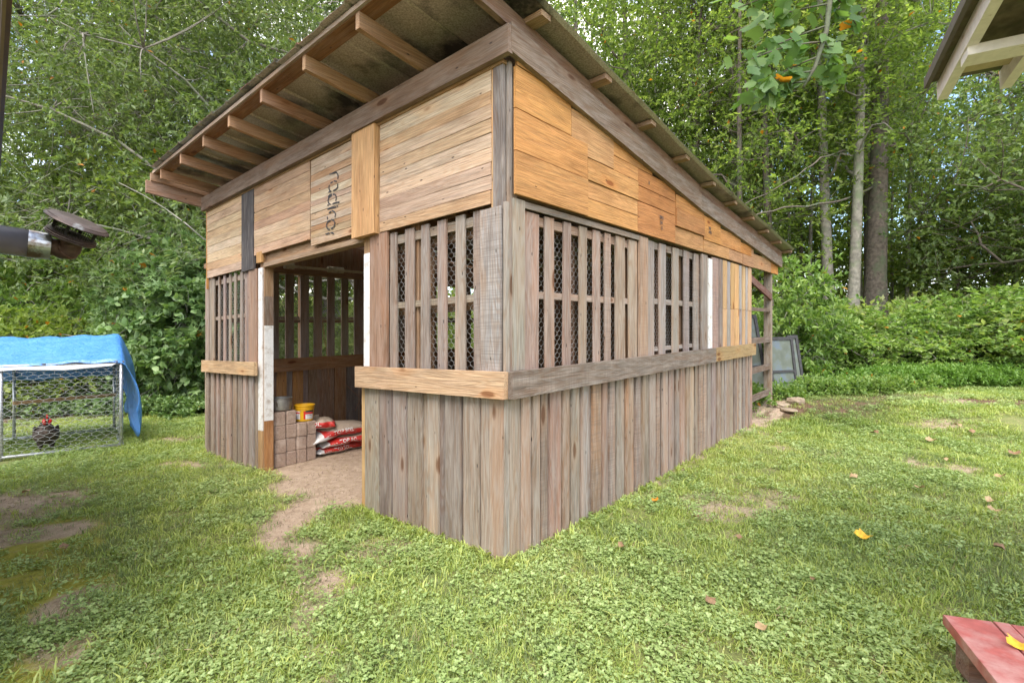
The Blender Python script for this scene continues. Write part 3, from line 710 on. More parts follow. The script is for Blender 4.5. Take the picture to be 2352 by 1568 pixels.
# --- front, upper slats right of door
PALLET = [(.36, .30, .255), (.38, .315, .27), (.34, .285, .245), (.40, .34, .29)]
for a, b in ((.184, .275), (.346, .448), (.516, .62), (.692, .797), (.858, .969), (1.055, 1.152)):
    rect('slat', 'front', seen_slat(a, 2.2, 1.9), b, 1.02, 2.115, -.010, .013, jit(rnd.choice(PALLET)), 1, wob=.006)
rect('wall_plank', 'front', 1.165, 1.385, 1.02, 2.13, .004, .02, (.38, .24, .165), .6)
for k, (h0, h1) in enumerate(((2.03, 2.09), (1.556, 1.60))):
    rect('rail', 'front', .184, 1.16, h0, h1, -.046, .034, jit((.38, .31, .25)), .9, 's')
    rect('rail', 'front', .184, 1.16, h0 - .05, h1 - .04, -.11, .03, jit((.45, .28, .16)), .5, 's')
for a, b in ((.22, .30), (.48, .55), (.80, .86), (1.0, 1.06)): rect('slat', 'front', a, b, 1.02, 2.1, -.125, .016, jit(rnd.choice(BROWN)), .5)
# --- side, upper slats
HW = 2.148
side_slats = [(.14, .301, 0), (.356, .472, 0), (.563, .674, 0), (.759, .876, 0), (.955, 1.074, 0), (1.118, 1.233, 0), (1.288, 1.462, 0), (1.506, 1.682, 0)]
for a, b, _ in side_slats: rect('slat', 'side', seen_slat(a, 1.9, 2.2), b, 1.02, 2.10, -.010, .013, jit((.39, .30, .245)), .9, wob=.006)
rect('rail', 'side', .135, 1.72, 2.112, 2.15, .004, .016, (.29, .25, .21), .9, 's')
rect('rail', 'side', .16, 1.70, 2.03, 2.09, -.042, .03, (.42, .29, .21), .6, 's'); rect('rail', 'side', .16, 1.70, 1.565, 1.61, -.044, .032, (.42, .33, .27), .7, 's')
rect('wall_plank', 'side', 1.69, 1.85, 1.02, HW, .003, .02, (.43, .30, .21), .6)
for a, b in ((1.855, 2.023), (2.086, 2.269), (2.391, 2.581), (2.669, 2.856), (2.939, 3.125)):
    rect('slat', 'side', seen_slat(a, 1.9, 2.2) + .01, b, 1.11, 2.14, -.010, .013, jit((.37, .325, .29)), 1, wob=.008)
rect('rail', 'side', 1.87, 3.13, 1.58, 1.63, -.042, .03, (.37, .325, .29), 1, 's'); rect('rail', 'side', 1.87, 3.13, 1.15, 1.19, -.042, .03, (.37, .325, .29), 1, 's')
rect('rail', 'side', 1.87, 3.13, 2.08, 2.14, -.042, .03, (.33, .28, .24), 1, 's')
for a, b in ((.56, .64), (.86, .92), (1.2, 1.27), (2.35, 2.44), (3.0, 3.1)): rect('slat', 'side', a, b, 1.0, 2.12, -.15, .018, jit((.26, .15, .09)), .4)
strips = [(3.147, 3.331, GREY[1], 1), (3.475, 3.70, (.42, .31, .25), .8), (3.712, 3.835, GREY[3], 1), (3.845, 4.005, (.62, .40, .20), .2), (4.011, 4.143, (.36, .33, .32), 1),
          (4.148, 4.291, (.60, .36, .17), .2), (4.297, 4.49, (.64, .40, .19), .2), (4.509, 4.619, (.38, .36, .36), 1), (4.638, 4.775, (.62, .41, .22), .2), (4.785, 4.88, (.40, .37, .36), 1), (4.889, 5.065, (.58, .38, .22), .4)]
for a, b, c, wr in strips:
    if a > 3.8:
        hm = 1.575 + rnd.uniform(-.01, .02)
        rect('wall_plank', 'side', a, b, 1.02, hm, .01 + rnd.uniform(0, .004), .014, jit(c), wr)
        rect('wall_plank', 'side', a + .01, b - .002, hm + .003, HW, .01 + rnd.uniform(0, .004), .014, jit(c), wr)
    else: rect('wall_plank', 'side', a, b, 1.02, HW, .01 + rnd.uniform(0, .006), .016, jit(c), wr)
painted('trim_board', 'side', 3.355, 3.468, 1.1, HW - .03, .012, .02)
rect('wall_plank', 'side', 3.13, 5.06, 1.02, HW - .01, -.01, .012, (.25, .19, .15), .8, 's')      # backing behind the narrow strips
# --- side, amber gable boards
def gable(s0, s1, h0, h1, col, off=.022, wear=.03, label=None):
    ss = [s0 + .002 + (s1 - s0 - .004) * i / 5 for i in range(6)]
    col = (col[0] * .97, col[1] * .87, col[2] * .82); h0 += .003; off += rnd.uniform(-.004, .005)
    tops = [min(h1 - .003, hb(s) + .02) for s in ss]
    if max(tops) <= h0 + .01: return
    tops = [max(t, h0 + .002) for t in tops]
    piece('cladding_board', 'side', [(ss[0], h0 + .001), (ss[-1], h0 + .001)] + [(s, t) for s, t in zip(reversed(ss), reversed(tops))], off + rnd.uniform(0, .004), .018, col, wear, 's', label=label)
for (a, b, h0, h1, c, o) in [
    (.018, .82, 2.165, 2.427, (.58, .33, .125), .028), (.82, 1.616, 2.165, 2.30, (.61, .35, .13), .022), (.82, 1.616, 2.30, 2.427, (.63, .37, .15), .022),
    (.022, .82, 2.427, 2.678, (.62, .34, .12), .026), (.82, 1.616, 2.427, 2.585, (.63, .37, .14), .022), (1.2, 1.616, 2.585, 2.70, (.60, .33, .12), .022),
    (.025, .615, 2.678, 2.93, (.64, .36, .12), .022), (.615, 1.2, 2.588, 2.87, (.62, .39, .18), .02), (1.2, 1.9, 2.70, 2.84, (.58, .32, .11), .02), (.035, .4, 2.93, 2.99, (.58, .34, .14), .03),
    (1.616, 2.402, 2.165, 2.429, (.55, .27, .10), .026), (1.616, 2.402, 2.429, 2.56, (.52, .25, .085), .024), (1.616, 2.402, 2.56, 2.70, (.50, .24, .08), .024),
    (2.402, 3.164, 2.165, 2.33, (.60, .36, .16), .020), (2.402, 3.164, 2.33, 2.50, (.50, .26, .10), .032), (2.402, 3.164, 2.50, 2.64, (.58, .30, .10), .024),
    (3.164, 4.04, 2.165, 2.30, (.58, .35, .155), .020), (3.164, 3.7, 2.30, 2.56, (.60, .32, .10), .028), (3.7, 4.5, 2.30, 2.50, (.58, .31, .11), .026),
    (4.04, 4.6, 2.165, 2.30, (.50, .31, .17), .022), (4.6, 5.12, 2.155, 2.30, (.44, .27, .15), .024), (4.5, 5.0, 2.30, 2.44, (.60, .29, .08), .026), (5.0, 5.12, 2.30, 2.41, (.50, .31, .17), .024),
    (5.122, 6.1, 2.165, 2.36, (.50, .32, .17), .012), (6.1, 6.55, 2.165, 2.33, (.62, .31, .09), .012)]:
    gable(a, b, h0, h1, c, o)
# --- side beam (two lengths), front beam, rafters, purlins
def sidebar(name, u0, u1, lo, hi, off, th, col, wear):
    piece(name, 'side', [(u0, hb(u0) + lo), (u1, hb(u1) + lo), (u1, hb(u1) + hi), (u0, hb(u0) + hi)], off, th, col, wear, 's')
sidebar('beam', -.055, 2.999, 0, .165, .042, .040, (.25, .185, .135), .75); sidebar('beam', 3.001, 6.62, 0, .160, .040, .040, (.23, .18, .14), .8)
bm = rect('beam', 'front', -.08, 4.90, 2.95, 3.11, .046, .040, (.25, .175, .125), .5, 's')
rect('trim_board', 'front', .0, 4.86, 2.935, 2.96, -.01, .05, (.45, .28, .13), .2, 's')
def raft(v0, lo=.162, hi=.262, uo=-.56, u1=6.6, col=(.43, .26, .15), wear=.3, name='rafter'):
    for a, b in ((uo, 3.0), (3.0, u1)):
        poly = [(a, hb(a) + lo), (b, hb(b) + lo), (b, hb(b) + hi), (a, hb(a) + hi)]
        piece(name, 'side', poly, -v0 - .02, .04, jit(col), wear, 's')
for v in (.70, 1.36, 2.04, 2.69, 3.31, 3.97, 4.65): raft(v)
raft(-.03, col=(.22, .13, .08), wear=.5, lo=.168, hi=.275, uo=-.60, u1=6.72)
raft(4.90, lo=.03, hi=.17, uo=-.64, col=(.36, .235, .15), wear=.7); raft(4.885, lo=.172, hi=.262, uo=-.60, col=(.34, .21, .13))
PUR_U = [.15 + .74 * i for i in range(10)]
for u in PUR_U:
    hc = hb(u) + .282
    bar('purlin', P(u, -.175, hc), P(u, 4.95, hc), .09, .034, UH, jit((.42, .28, .17)), .5, shed)
for a, b in ((-.15, 1.7), (1.705, 3.3), (3.305, 4.9)):
    hc = hb(-.50) + .282; bar('purlin', P(-.505, a, hc), P(-.505, b, hc), .11, .036, UH, jit((.27, .13, .06)), .35, shed)
    bar('trim_board', P(-.57, a, hc + .005), P(-.57, b, hc + .005), .02, .03, UH, (.42, .33, .25), .8, shed)
# --- roof panels: crimped sheets running down the slope
TIN = simple('spangled_tin', (.35, .31, .25), .42, .45, var=.38, scale=90, dirt=(.05, .047, .04), dscale=1.5, dlo=.50, dhi=.62)
TIN_TOP = simple('weathered_tin', (.10, .095, .085), .6, .3, var=.3, scale=40, dirt=(.20, .06, .03), dscale=3, dlo=.5, dhi=.62)
def roof_panel(v0, v1, u0, u1, base, amp, seed):
    g = random.Random(seed); m = MB(); nu = 22; prof = []
    wv = v1 - v0
    for fr, z in ((0, amp), (.04, 0), (.46, 0), (.485, amp), (.515, amp), (.54, 0), (.96, 0), (1, amp)):
        prof.append((v0 + wv * fr, z))
    nv = len(prof); b = []
    for i in range(nu + 1):
        u = u0 + (u1 - u0) * i / nu
        for j, (v, z) in enumerate(prof):
            droop = .012 * math.sin(u * 5 + seed) * (1 if i in (0, nu) else .4)
            b.append(P(u, v, hb(u) + base + z + droop))
    up = [x + Vector((0, 0, .003)) for x in b]; n = len(b)
    f, mi = [], []
    for i in range(nu):
        for j in range(nv - 1):
            q = (i * nv + j, (i + 1) * nv + j, (i + 1) * nv + j + 1, i * nv + j + 1)
            f.append(q); mi.append(0); f.append(tuple(n + k for k in reversed(q))); mi.append(1)
    for j in range(nv - 1):
        f.append((j, j + 1, n + j + 1, n + j)); mi.append(1)
        e = nu * nv; f.append((e + j + 1, e + j, n + e + j, n + e + j + 1)); mi.append(1)
    for i in range(nu):
        f.append(((i + 1) * nv, i * nv, n + i * nv, n + (i + 1) * nv)); mi.append(1)
        k = i * nv + nv - 1; f.append((k, k + nv, n + k + nv, n + k)); mi.append(1)
    m.v = [tuple(x) for x in b + up]; m.f = f; m.m = mi
    return m.build('roof_panel', [TIN, TIN_TOP], shed)
vv = -.21
for i in range(8):
    roof_panel(vv, vv + .64, -.615 - .01 * (i % 2), 6.84, .302 + .003 * (i % 2), .016, i); vv += .622
# --- left, back walls
lower_row('left', .0, 5.06, 1.08, [(.40, .31, .24), (.45, .33, .24), (.37, .31, .27), (.42, .28, .18)], .7, .1, .16, proud=[(.85, .984, ), (1.074, 1.219), (1.30, 1.43), (1.494, 1.688), (1.711, 1.892), (1.917, 2.106), (2.15, 2.3), (2.4, 2.55), (2.7, 2.85), (3.1, 3.3)], seed=21)
for o, c in zip([x for x in shed.children if x.name.startswith('wall_plank')][-10:], [(.60, .31, .11), (.62, .30, .09), (.38, .25, .15), (.34, .21, .13), (.42, .24, .12), (.24, .20, .17), (.26, .2, .16), (.3, .2, .14), (.3, .2, .14), (.3, .2, .14)]): o.color = (*c, .4)
rect('rail', 'left', .0, 5.0, .912, 1.094, .045, .036, (.42, .22, .10), .3, 's')
for a, b in ((.70, .884), (.977, 1.095), (1.192, 1.313), (1.39, 1.514), (1.60, 1.717), (1.831, 1.948), (2.049, 2.226), (2.35, 2.47), (2.6, 2.72), (2.9, 3.02), (3.3, 3.45), (3.8, 4.0), (4.4, 4.6), (.1, .25), (.4, .55)):
    rect('slat', 'left', a, b, 1.05, 2.28, .004, .02, jit((.38, .32, .27)), .8)
rect('rail', 'left', .0, 5.0, 1.59, 1.63, -.02, .022, (.34, .22, .16), .4, 's'); rect('rail', 'left', .0, 5.0, 1.64, 1.68, -.07, .02, (.34, .24, .18), .6, 's')
rect('beam', 'left', .0, 5.0, 2.27, 2.33, -.09, .18, (.36, .22, .13), .4, 's')
s = .0
while s < 5.0:
    wd = rnd.uniform(.12, .2); rect('wall_plank', 'left', s, s + wd - .004, 2.33, min(hb(s), hb(s + wd)) + .15, -.02, .018, jit(BROWN[0]), .6); s += wd
s = .0
while s < 4.95:
    wd = rnd.uniform(.12, .18); rect('wall_plank', 'back', s, min(s + wd - .006, 4.96), -.02, hb(5.05), -.02, .018, jit(rnd.choice(BROWN)), .6); s += wd
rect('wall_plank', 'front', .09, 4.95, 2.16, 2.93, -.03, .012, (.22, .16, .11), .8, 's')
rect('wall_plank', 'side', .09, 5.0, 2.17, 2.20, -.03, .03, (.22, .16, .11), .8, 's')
# --- rear porch: post, brace, shelf rails, rear posts
rear = [(6.28, -.0), (6.28, 2.4), (6.28, 4.85)]
for u, v in rear:
    bar('post', P(u, v + .05, .12), P(u, v + .05, hb(u) + .0), .10, .10, UH, (.33, .27, .21), .9, shed)
bar('beam', P(6.42, -.06, hb(6.42) + .07), P(6.42, 4.9, hb(6.42) + .07), .14, .04, (0, 0, 1), (.3, .2, .13), .6, shed)
bar('brace', P(5.1, .0, 2.02), P(6.25, .0, 1.80), .1, .03, (0, 0, 1), (.20, .10, .08), .4, shed)
for h in (1.60, 1.15, .73, .34): bar('rail', P(5.08, .02, h), P(6.24, .02, h), .05 if h > 1.5 else .085, .03, (0, 0, 1), (.19, .14, .11), .7, shed)
for v in (.6, 1.3): bar('beam', P(0, v * 2, hb(1) - .0), P(0, v * 2, hb(1) + .02), .04, .04, UH, (.3, .2, .1), .5, shed)

# --- chicken wire behind the slats
WIRE = simple('galvanised_wire', (.55, .53, .50), .45, .5, var=.1)
def hexwire(f, s0, s1, h0, h1, cell, r, name, parent, label=None, sx=1.0, wob=0, matl=None):
    Vs = []; E = []; idx = {}
    a = cell / 2; hgt = cell * .58 / sx
    def vid(x, y):
        k = (round(x, 4), round(y, 4))
        if k not in idx:
            idx[k] = len(Vs); Vs.append(f(min(x, s1), min(y, h1)) + Vector((rnd.gauss(0, wob), rnd.gauss(0, wob), rnd.gauss(0, wob))) if wob else f(min(x, s1), min(y, h1)))
        return idx[k]
    row = 0; y = h0
    while y < h1:
        x = s0 + (a if row % 2 else 0)
        while x < s1:
            # honeycomb: vertical piece then two diagonals
            p0 = vid(x, y); p1 = vid(x, y + hgt * .5); E.append((p0, p1))
            if x - a >= s0: E.append((p1, vid(x - a, y + hgt)))
            if x + a <= s1: E.append((p1, vid(x + a, y + hgt)))
            x += cell
        y += hgt; row += 1
    V = np.array([tuple(v) for v in Vs]); E = np.array(E)
    A, B = V[E[:, 0]], V[E[:, 1]]; d = unit(B - A); s_ = unit(np.cross(d, np.array((.31, .2, .9)))); n_ = np.cross(d, s_)
    ring = [s_ * r, -s_ * r * .5 + n_ * r * .87, -s_ * r * .5 - n_ * r * .87]
    VV = np.stack([A + q for q in ring] + [B + q for q in ring], 1).reshape(-1, 3)
    i = (np.arange(len(E)) * 6)[:, None]
    F = np.concatenate([i + np.array([[k, (k + 1) % 3, (k + 1) % 3 + 3, k + 3]]) for k in range(3)])
    o = link(name, np_mesh(name, VV, F, [matl or WIRE]), None, parent); o['kind'] = 'stuff'
    if label: o['label'] = label
    return o
hexwire(lambda s, h: P(.052, s, h), .18, 1.17, 1.12, 2.06, .052, .0015, 'chicken_wire', shed)
hexwire(lambda s, h: P(s, .052, h), .14, 3.14, 1.12, 2.08, .052, .0015, 'chicken_wire', shed)
hexwire(lambda s, h: P(s, 4.99, h), .0, 3.0, 1.1, 2.25, .035, .0011, 'chicken_wire', shed)
hexwire(lambda s, h: P(.052, s, h), 3.66, 4.9, 1.12, 2.1, .052, .0015, 'chicken_wire', shed)
for a, b in ((3.642, 3.80), (3.83, 3.93), (4.00, 4.10), (4.15, 4.25), (4.31, 4.41), (4.48, 4.58), (4.66, 4.86)):
    rect('slat', 'front', seen_slat(a, 2.2, 1.9), b, 1.02, 2.12, -.010, .013, jit(rnd.choice(PALLET)), 1, wob=.006)
rect('wall_plank', 'front', 3.44, 3.645, 1.02, 2.10, .004, .02, (.42, .28, .20), .5)
rect('rail', 'front', 3.66, 4.88, 1.61, 1.65, -.042, .03, (.38, .31, .25), .9, 's'); rect('rail', 'front', 3.66, 4.88, 2.03, 2.09, -.042, .03, (.38, .31, .25), .9, 's')
rect('corner_board', 'front', 4.86, 4.985, -.02, 2.13, -.01, .02, (.36, .29, .24), 1)

# --- stencil print and grade stamps
INK = simple('stencil_ink', (.05, .05, .055), .8, var=.2)
def front_px(x, y, off=0):
    """survey of the stencil photograph crop -> metres on the front wall"""
    px = (860 + x / 6.03) * .81667; py = (440 + y / 6.03) * .81667
    k = (px - 1176) / 1133; x0 = C0.x - UD.x * off; y0 = C0.y - UD.y * off
    v = (k * y0 - x0) / (VD.x - k * VD.y); Y = y0 + VD.y * v
    return v, CAMH + (784 - py) * Y / 1133 - VD.z * v
def ink(strokes, f, wdt, name, parent):
    m = MB()
    for st in strokes:
        pts = [Vector((*p, 0)) for p in st]
        for i in range(len(pts) - 1):
            a, b = pts[i], pts[i + 1]; d = (b - a); 
            if d.length < 1e-6: continue
            d.normalize(); n_ = Vector((-d.y, d.x, 0)) * wdt / 2; a = a - d * wdt * .2; b = b + d * wdt * .2
            q = [a - n_, b - n_, b + n_, a + n_]
            m.add([f(p.x, p.y, 0) for p in q] + [f(p.x, p.y, .0012) for p in q], [(4, 5, 6, 7), (0, 1, 5, 4), (1, 2, 6, 5), (2, 3, 7, 6), (3, 0, 4, 7)])
    o = m.build(name, INK, parent); return o
def arc(cx, cy, rx, ry, a0, a1, n=9):
    return [(cx + rx * math.cos(R(a0 + (a1 - a0) * i / (n - 1))), cy + ry * math.sin(R(a0 + (a1 - a0) * i / (n - 1)))) for i in range(n)]
strokes_px = [
    [(470, 322), (482, 312)], [(500, 308), (545, 290), (580, 285), (603, 320), (612, 360), (605, 400)],
    [(484, 468), (518, 446)], [(540, 430), (585, 438)], [(460, 500), (455, 545), (462, 585), (488, 605), (448, 622)], [(603, 480), (603, 540), (570, 575), (528, 595)],
    arc(510, 735, 72, 82, 200, 262), [(505, 668), (462, 700), (440, 750), (445, 800), (480, 826)], [(526, 655), (560, 658), (580, 700), (572, 765)], [(432, 842), (446, 832)],
    [(520, 818), (545, 802), (632, 788)], [(433, 912), (440, 898), (575, 868)], [(590, 852), (606, 858)],
    [(455, 968), (492, 942)], [(508, 933), (545, 945), (566, 985), (558, 1040)], [(428, 1035), (430, 1072)],
    [(480, 1092), (435, 1115), (413, 1165), (418, 1215), (440, 1242), (466, 1245)], [(500, 1080), (535, 1090), (552, 1130), (550, 1180), (520, 1220), (490, 1236)],
    [(400, 1325), (465, 1306)], [(485, 1302), (510, 1300), (535, 1318)]]
ink([[front_px(*p) for p in st] for st in strokes_px], lambda s, h, o: FACES['front'][0](s, h, .034 + o), .011, 'stencil_print', shed)
def stamp(u, h, rows, hgt=.028):
    segs = {'T': [[(0, 1), (.6, 1)], [(.3, 1), (.3, 0)]], 'P': [[(0, 0), (0, 1), (.55, 1), (.55, .5), (0, .5)]], 'F': [[(0, 0), (0, 1), (.6, 1)], [(0, .5), (.4, .5)]],
            'B': [[(0, 0), (0, 1), (.5, .9), (.1, .5), (.55, .2), (0, 0)]], '1': [[(.3, 0), (.3, 1), (.1, .8)]], '0': [[(0, 0), (0, 1), (.5, 1), (.5, 0), (0, 0)]], '4': [[(.5, 0), (.5, 1), (0, .4), (.6, .4)]],
            '2': [[(0, .9), (.5, .9), (.5, .5), (0, 0), (.55, 0)]], '5': [[(.5, 1), (0, 1), (0, .5), (.5, .5), (.5, 0), (0, 0)]], 'S': [[(.5, 1), (0, 1), (0, .5), (.5, .5), (.5, 0), (0, 0)]], 'A': [[(0, 0), (.3, 1), (.6, 0)], [(.15, .4), (.45, .4)]], 'H': [[(0, 0), (0, 1)], [(.5, 0), (.5, 1)], [(0, .5), (.5, .5)]], ' ': []}
    st = []
    for r_, row in enumerate(rows):
        for k, ch in enumerate(row):
            for s_ in segs[ch]: st.append([(u + (k * .8 + x) * hgt, h - r_ * hgt * 1.6 + y * hgt) for x, y in s_])
    ink(st, lambda s, h_, o: FACES['side'][0](s, h_, .052 + o), .005, 'grade_stamp', shed)
stamp(2.02, 2.34, ['TPFB', ' 04', '  0']); stamp(3.30, 2.43, ['545', 'A155']); stamp(1.80, 2.60, ['H'])
# ================================================================== things in the doorway
BLOCK = simple('concrete_paver', (.36, .255, .195), .9, var=.2, scale=60, bump=.003, dirt=(.47, .36, .29), dscale=9)
blk = MB()
# paver seen end-on: chamfered vertical arrises; local x along the stack, y into the stack, z up
def block_mesh():
    m = MB(); w_, d_, h_ = .112, .20, .143; c = .022
    poly = [(-w_ / 2 + c, 0), (w_ / 2 - .006, 0), (w_ / 2, .008), (w_ / 2, d_ - c), (w_ / 2 - c, d_), (-w_ / 2 + c, d_), (-w_ / 2, d_ - c), (-w_ / 2, c + .008)]
    n = len(poly); vs = []
    for z, s_ in ((0, .94), (.006, 1), (h_ - .006, 1), (h_, .94)):
        vs += [(x * s_, (y - d_ / 2) * s_ + d_ / 2, z) for x, y in poly]
    fs = [tuple(range(n))[::-1], tuple(range(3 * n, 4 * n))]
    for r_ in range(3): fs += [(r_ * n + i, r_ * n + (i + 1) % n, (r_ + 1) * n + (i + 1) % n, (r_ + 1) * n + i) for i in range(n)]
    m.add(vs, fs); return m.mesh('paver', [BLOCK])
bme = block_mesh()
colname = ['first column, beside the white post', 'second column, under the pot', 'third column, under the bucket', 'fourth column, beside the soil bags']
rowname = ['bottom', 'second', 'third', 'top']
for ci, (u, rows) in enumerate(((.185, 4), (.302, 4), (.416, 3), (.53, 3))):
    for r_ in range(rows):
        p = P(u + rnd.uniform(-.003, .003), 3.352 + (ci % 2) * .012 + rnd.uniform(-.009, .009), .146 * r_)
        o = bpy.data.objects.new('paver_block', bme); COL.objects.link(o)
        o.location = p; o.rotation_euler = (0, 0, math.atan2(UH.y, UH.x) + rnd.uniform(-.03, .03))
        nm = 'top' if r_ == rows - 1 else rowname[r_]
        tag(o, 'brown concrete paver, %s of the %s' % (nm, colname[ci]), 'paver', 'concrete pavers stacked inside the doorway')
ALU = simple('dull_aluminium', (.36, .34, .31), .48, .75, var=.15, scale=14, dirt=(.22, .19, .16), dscale=6)
def lathe_obj(name, prof, M, mats, parent, n=40, mfun=None):
    m = MB()
    for i in range(len(prof) - 1): m.lathe(prof[i:i + 2], M, n, mfun(i) if mfun else 0)
    return m.build(name, mats, parent, True)
top4 = .146 * 4; top3 = .146 * 3
pp = P(.235, 3.47, top4 + .004); pot = empty('cooking_pot', pp, 'dented grey aluminium cooking pot with two handles standing on the pavers', 'pot')
Mp = Matrix.Translation(pp)
lathe_obj('pot_body', [(0, .0), (.095, .0), (.108, .012), (.112, .05), (.114, .128), (.122, .134), (.122, .139), (.112, .137), (.109, .05), (.10, .016), (0, .012)], Mp, ALU, pot)
for sgn in (1, -1):
    m = MB(); a0 = math.atan2(-1, -.25) if sgn == 1 else math.atan2(1, .25)
    pts = []
    for da, z, rr in ((-.42, .055, .117), (-.42, .09, .118), (-.36, .108, .135), (0, .112, .15), (.36, .108, .135), (.42, .09, .118), (.42, .055, .117)):
        pts.append(pp + Vector((rr * math.cos(a0 + da), rr * math.sin(a0 + da), z)))
    m.tube(pts, .006, 8); m.build('handle', simple('pot_handle', (.2, .17, .14), .5, .5), pot, True)
YEL = simple('yellow_plastic', (.72, .40, .015), .4, spec=.5, var=.04)
bp_ = P(.50, 3.46, top3 + .004); bucket = empty('bucket', bp_, 'yellow plastic bucket with a red and white label standing on the pavers', 'bucket')
Mb = Matrix.Translation(bp_)
lathe_obj('bucket_body', [(0, 0), (.088, 0), (.090, .006), (.099, .125), (.105, .127), (.105, .133), (.100, .135), (.101, .143), (.108, .145), (.108, .151), (.102, .153), (.103, .164), (.112, .167), (.112, .176), (.104, .178), (.100, .13), (.086, .008), (0, .007)], Mb, YEL, bucket)
def label_patch(name, a0, a1, z0, z1, col, dr=.001):
    m = MB(); n = 10; vs = []
    for z in (z0, z1):
        r_ = .090 + .009 * z / .125 + dr
        for i in range(n + 1):
            a = a0 + (a1 - a0) * i / n; vs.append(bp_ + Vector((r_ * math.cos(a), r_ * math.sin(a), z)))
    m.add(vs, [(i, i + 1, n + 2 + i, n + 1 + i) for i in range(n)])
    return m.build(name, simple('print_' + name, col, .5, var=.02), bucket, True)
ac = math.atan2(-bp_.y, -bp_.x)
label_patch('label', ac - .1, ac + 1.1, .022, .112, (.72, .70, .68)); label_patch('label_stripe', ac + .1, ac + 1.1, .078, .098, (.62, .03, .02), .002)
label_patch('label_stripe', ac - .1, ac + .1, .022, .112, (.62, .03, .02), .002); label_patch('label_heading', ac + .1, ac + 1.1, .1, .116, (.03, .03, .03), .002)
label_patch('label', ac - 1.2, ac - .5, .022, .112, (.70, .68, .66)); label_patch('label_stripe', ac - 1.2, ac - .5, .086, .1, (.62, .03, .02), .002); label_patch('label_text', ac + .25, ac + .85, .062, .066, (.1, .1, .1), .002)
m = MB(); m.tube([bp_ + Vector((.106 * math.cos(ac - .3 + t * .0 - x * .9), .106 * math.sin(ac - .3 - x * .9), .125 - math.sin(x * 1.6) * .09)) for t, x in [(0, i / 10) for i in range(11)]], .0016, 5)
m.build('bail_handle', WIRE, bucket)

# --- soil bags
def bag_mat():
    m, t, b = mat('soil_bag_film'); l = t.links.new
    b.inputs['Roughness'].default_value = .38; b.inputs['Specular IOR Level'].default_value = .5
    tcn = N(t, 'ShaderNodeTexCoord'); sp = N(t, 'ShaderNodeSeparateXYZ'); l(tcn.outputs['Object'], sp.inputs[0])
    n = N(t, 'ShaderNodeTexNoise'); n.inputs['Scale'].default_value = 26; n.inputs['Detail'].default_value = 5; l(tcn.outputs['Object'], n.inputs['Vector'])
    def mth(op, a, bb):
        q = N(t, 'ShaderNodeMath', operation=op)
        for i, x in enumerate((a, bb)):
            if isinstance(x, (int, float)): q.inputs[i].default_value = x
            else: l(x, q.inputs[i])
        return q.outputs[0]
    def mix(f, a, bb):
        q = N(t, 'ShaderNodeMix', data_type='RGBA'); l(f, q.inputs['Factor'])
        for nm, x in (('A', a), ('B', bb)):
            if isinstance(x, tuple): q.inputs[nm].default_value = x
            else: l(x, q.inputs[nm])
        return q.outputs['Result']
    z = mth('ADD', sp.outputs[2], mth('MULTIPLY', sp.outputs[1], .25))
    dust = (.42, .32, .24, 1); red = (.58, .025, .02, 1); wht = (.66, .64, .62, 1)
    inred = mth('MULTIPLY', mth('GREATER_THAN', sp.outputs[2], -.022), mth('LESS_THAN', sp.outputs[2], .042))
    c = mix(inred, wht, red)
    c = mix(mth('GREATER_THAN', sp.outputs[2], .042), c, dust)
    ends = mth('GREATER_THAN', mth('ABSOLUTE', sp.outputs[0], 0), .30)
    c = mix(ends, c, wht)
    r = N(t, 'ShaderNodeMapRange'); r.inputs[1].default_value = .5; r.inputs[2].default_value = .75; r.inputs[4].default_value = .7; l(n.outputs['Fac'], r.inputs[0])
    c = mix(r.outputs[0], c, mix(mth('ADD', 0.0, .5), c, dust))
    l(c, b.inputs['Base Color'])
    n2 = N(t, 'ShaderNodeTexNoise'); n2.inputs['Scale'].default_value = 9; n2.inputs['Detail'].default_value = 4; n2.inputs['Distortion'].default_value = 2.5; l(tcn.outputs['Object'], n2.inputs['Vector'])
    bp2 = N(t, 'ShaderNodeBump'); bp2.inputs['Strength'].default_value = .9; bp2.inputs['Distance'].default_value = .02; l(n2.outputs['Fac'], bp2.inputs['Height']); l(bp2.outputs[0], b.inputs['Normal'])
    return m
BAG = bag_mat(); WPRINT = simple('white_print', (.78, .76, .73), .45, var=.03)
def text_mesh(body, size, name):
    cu = bpy.data.curves.new(name, 'FONT'); cu.body = body; cu.size = size; cu.offset = size * .022; cu.resolution_u = 2
    ob = bpy.data.objects.new(name, cu); COL.objects.link(ob)
    dg = bpy.context.evaluated_depsgraph_get(); me = bpy.data.meshes.new_from_object(ob.evaluated_get(dg)); bpy.data.objects.remove(ob)
    return me
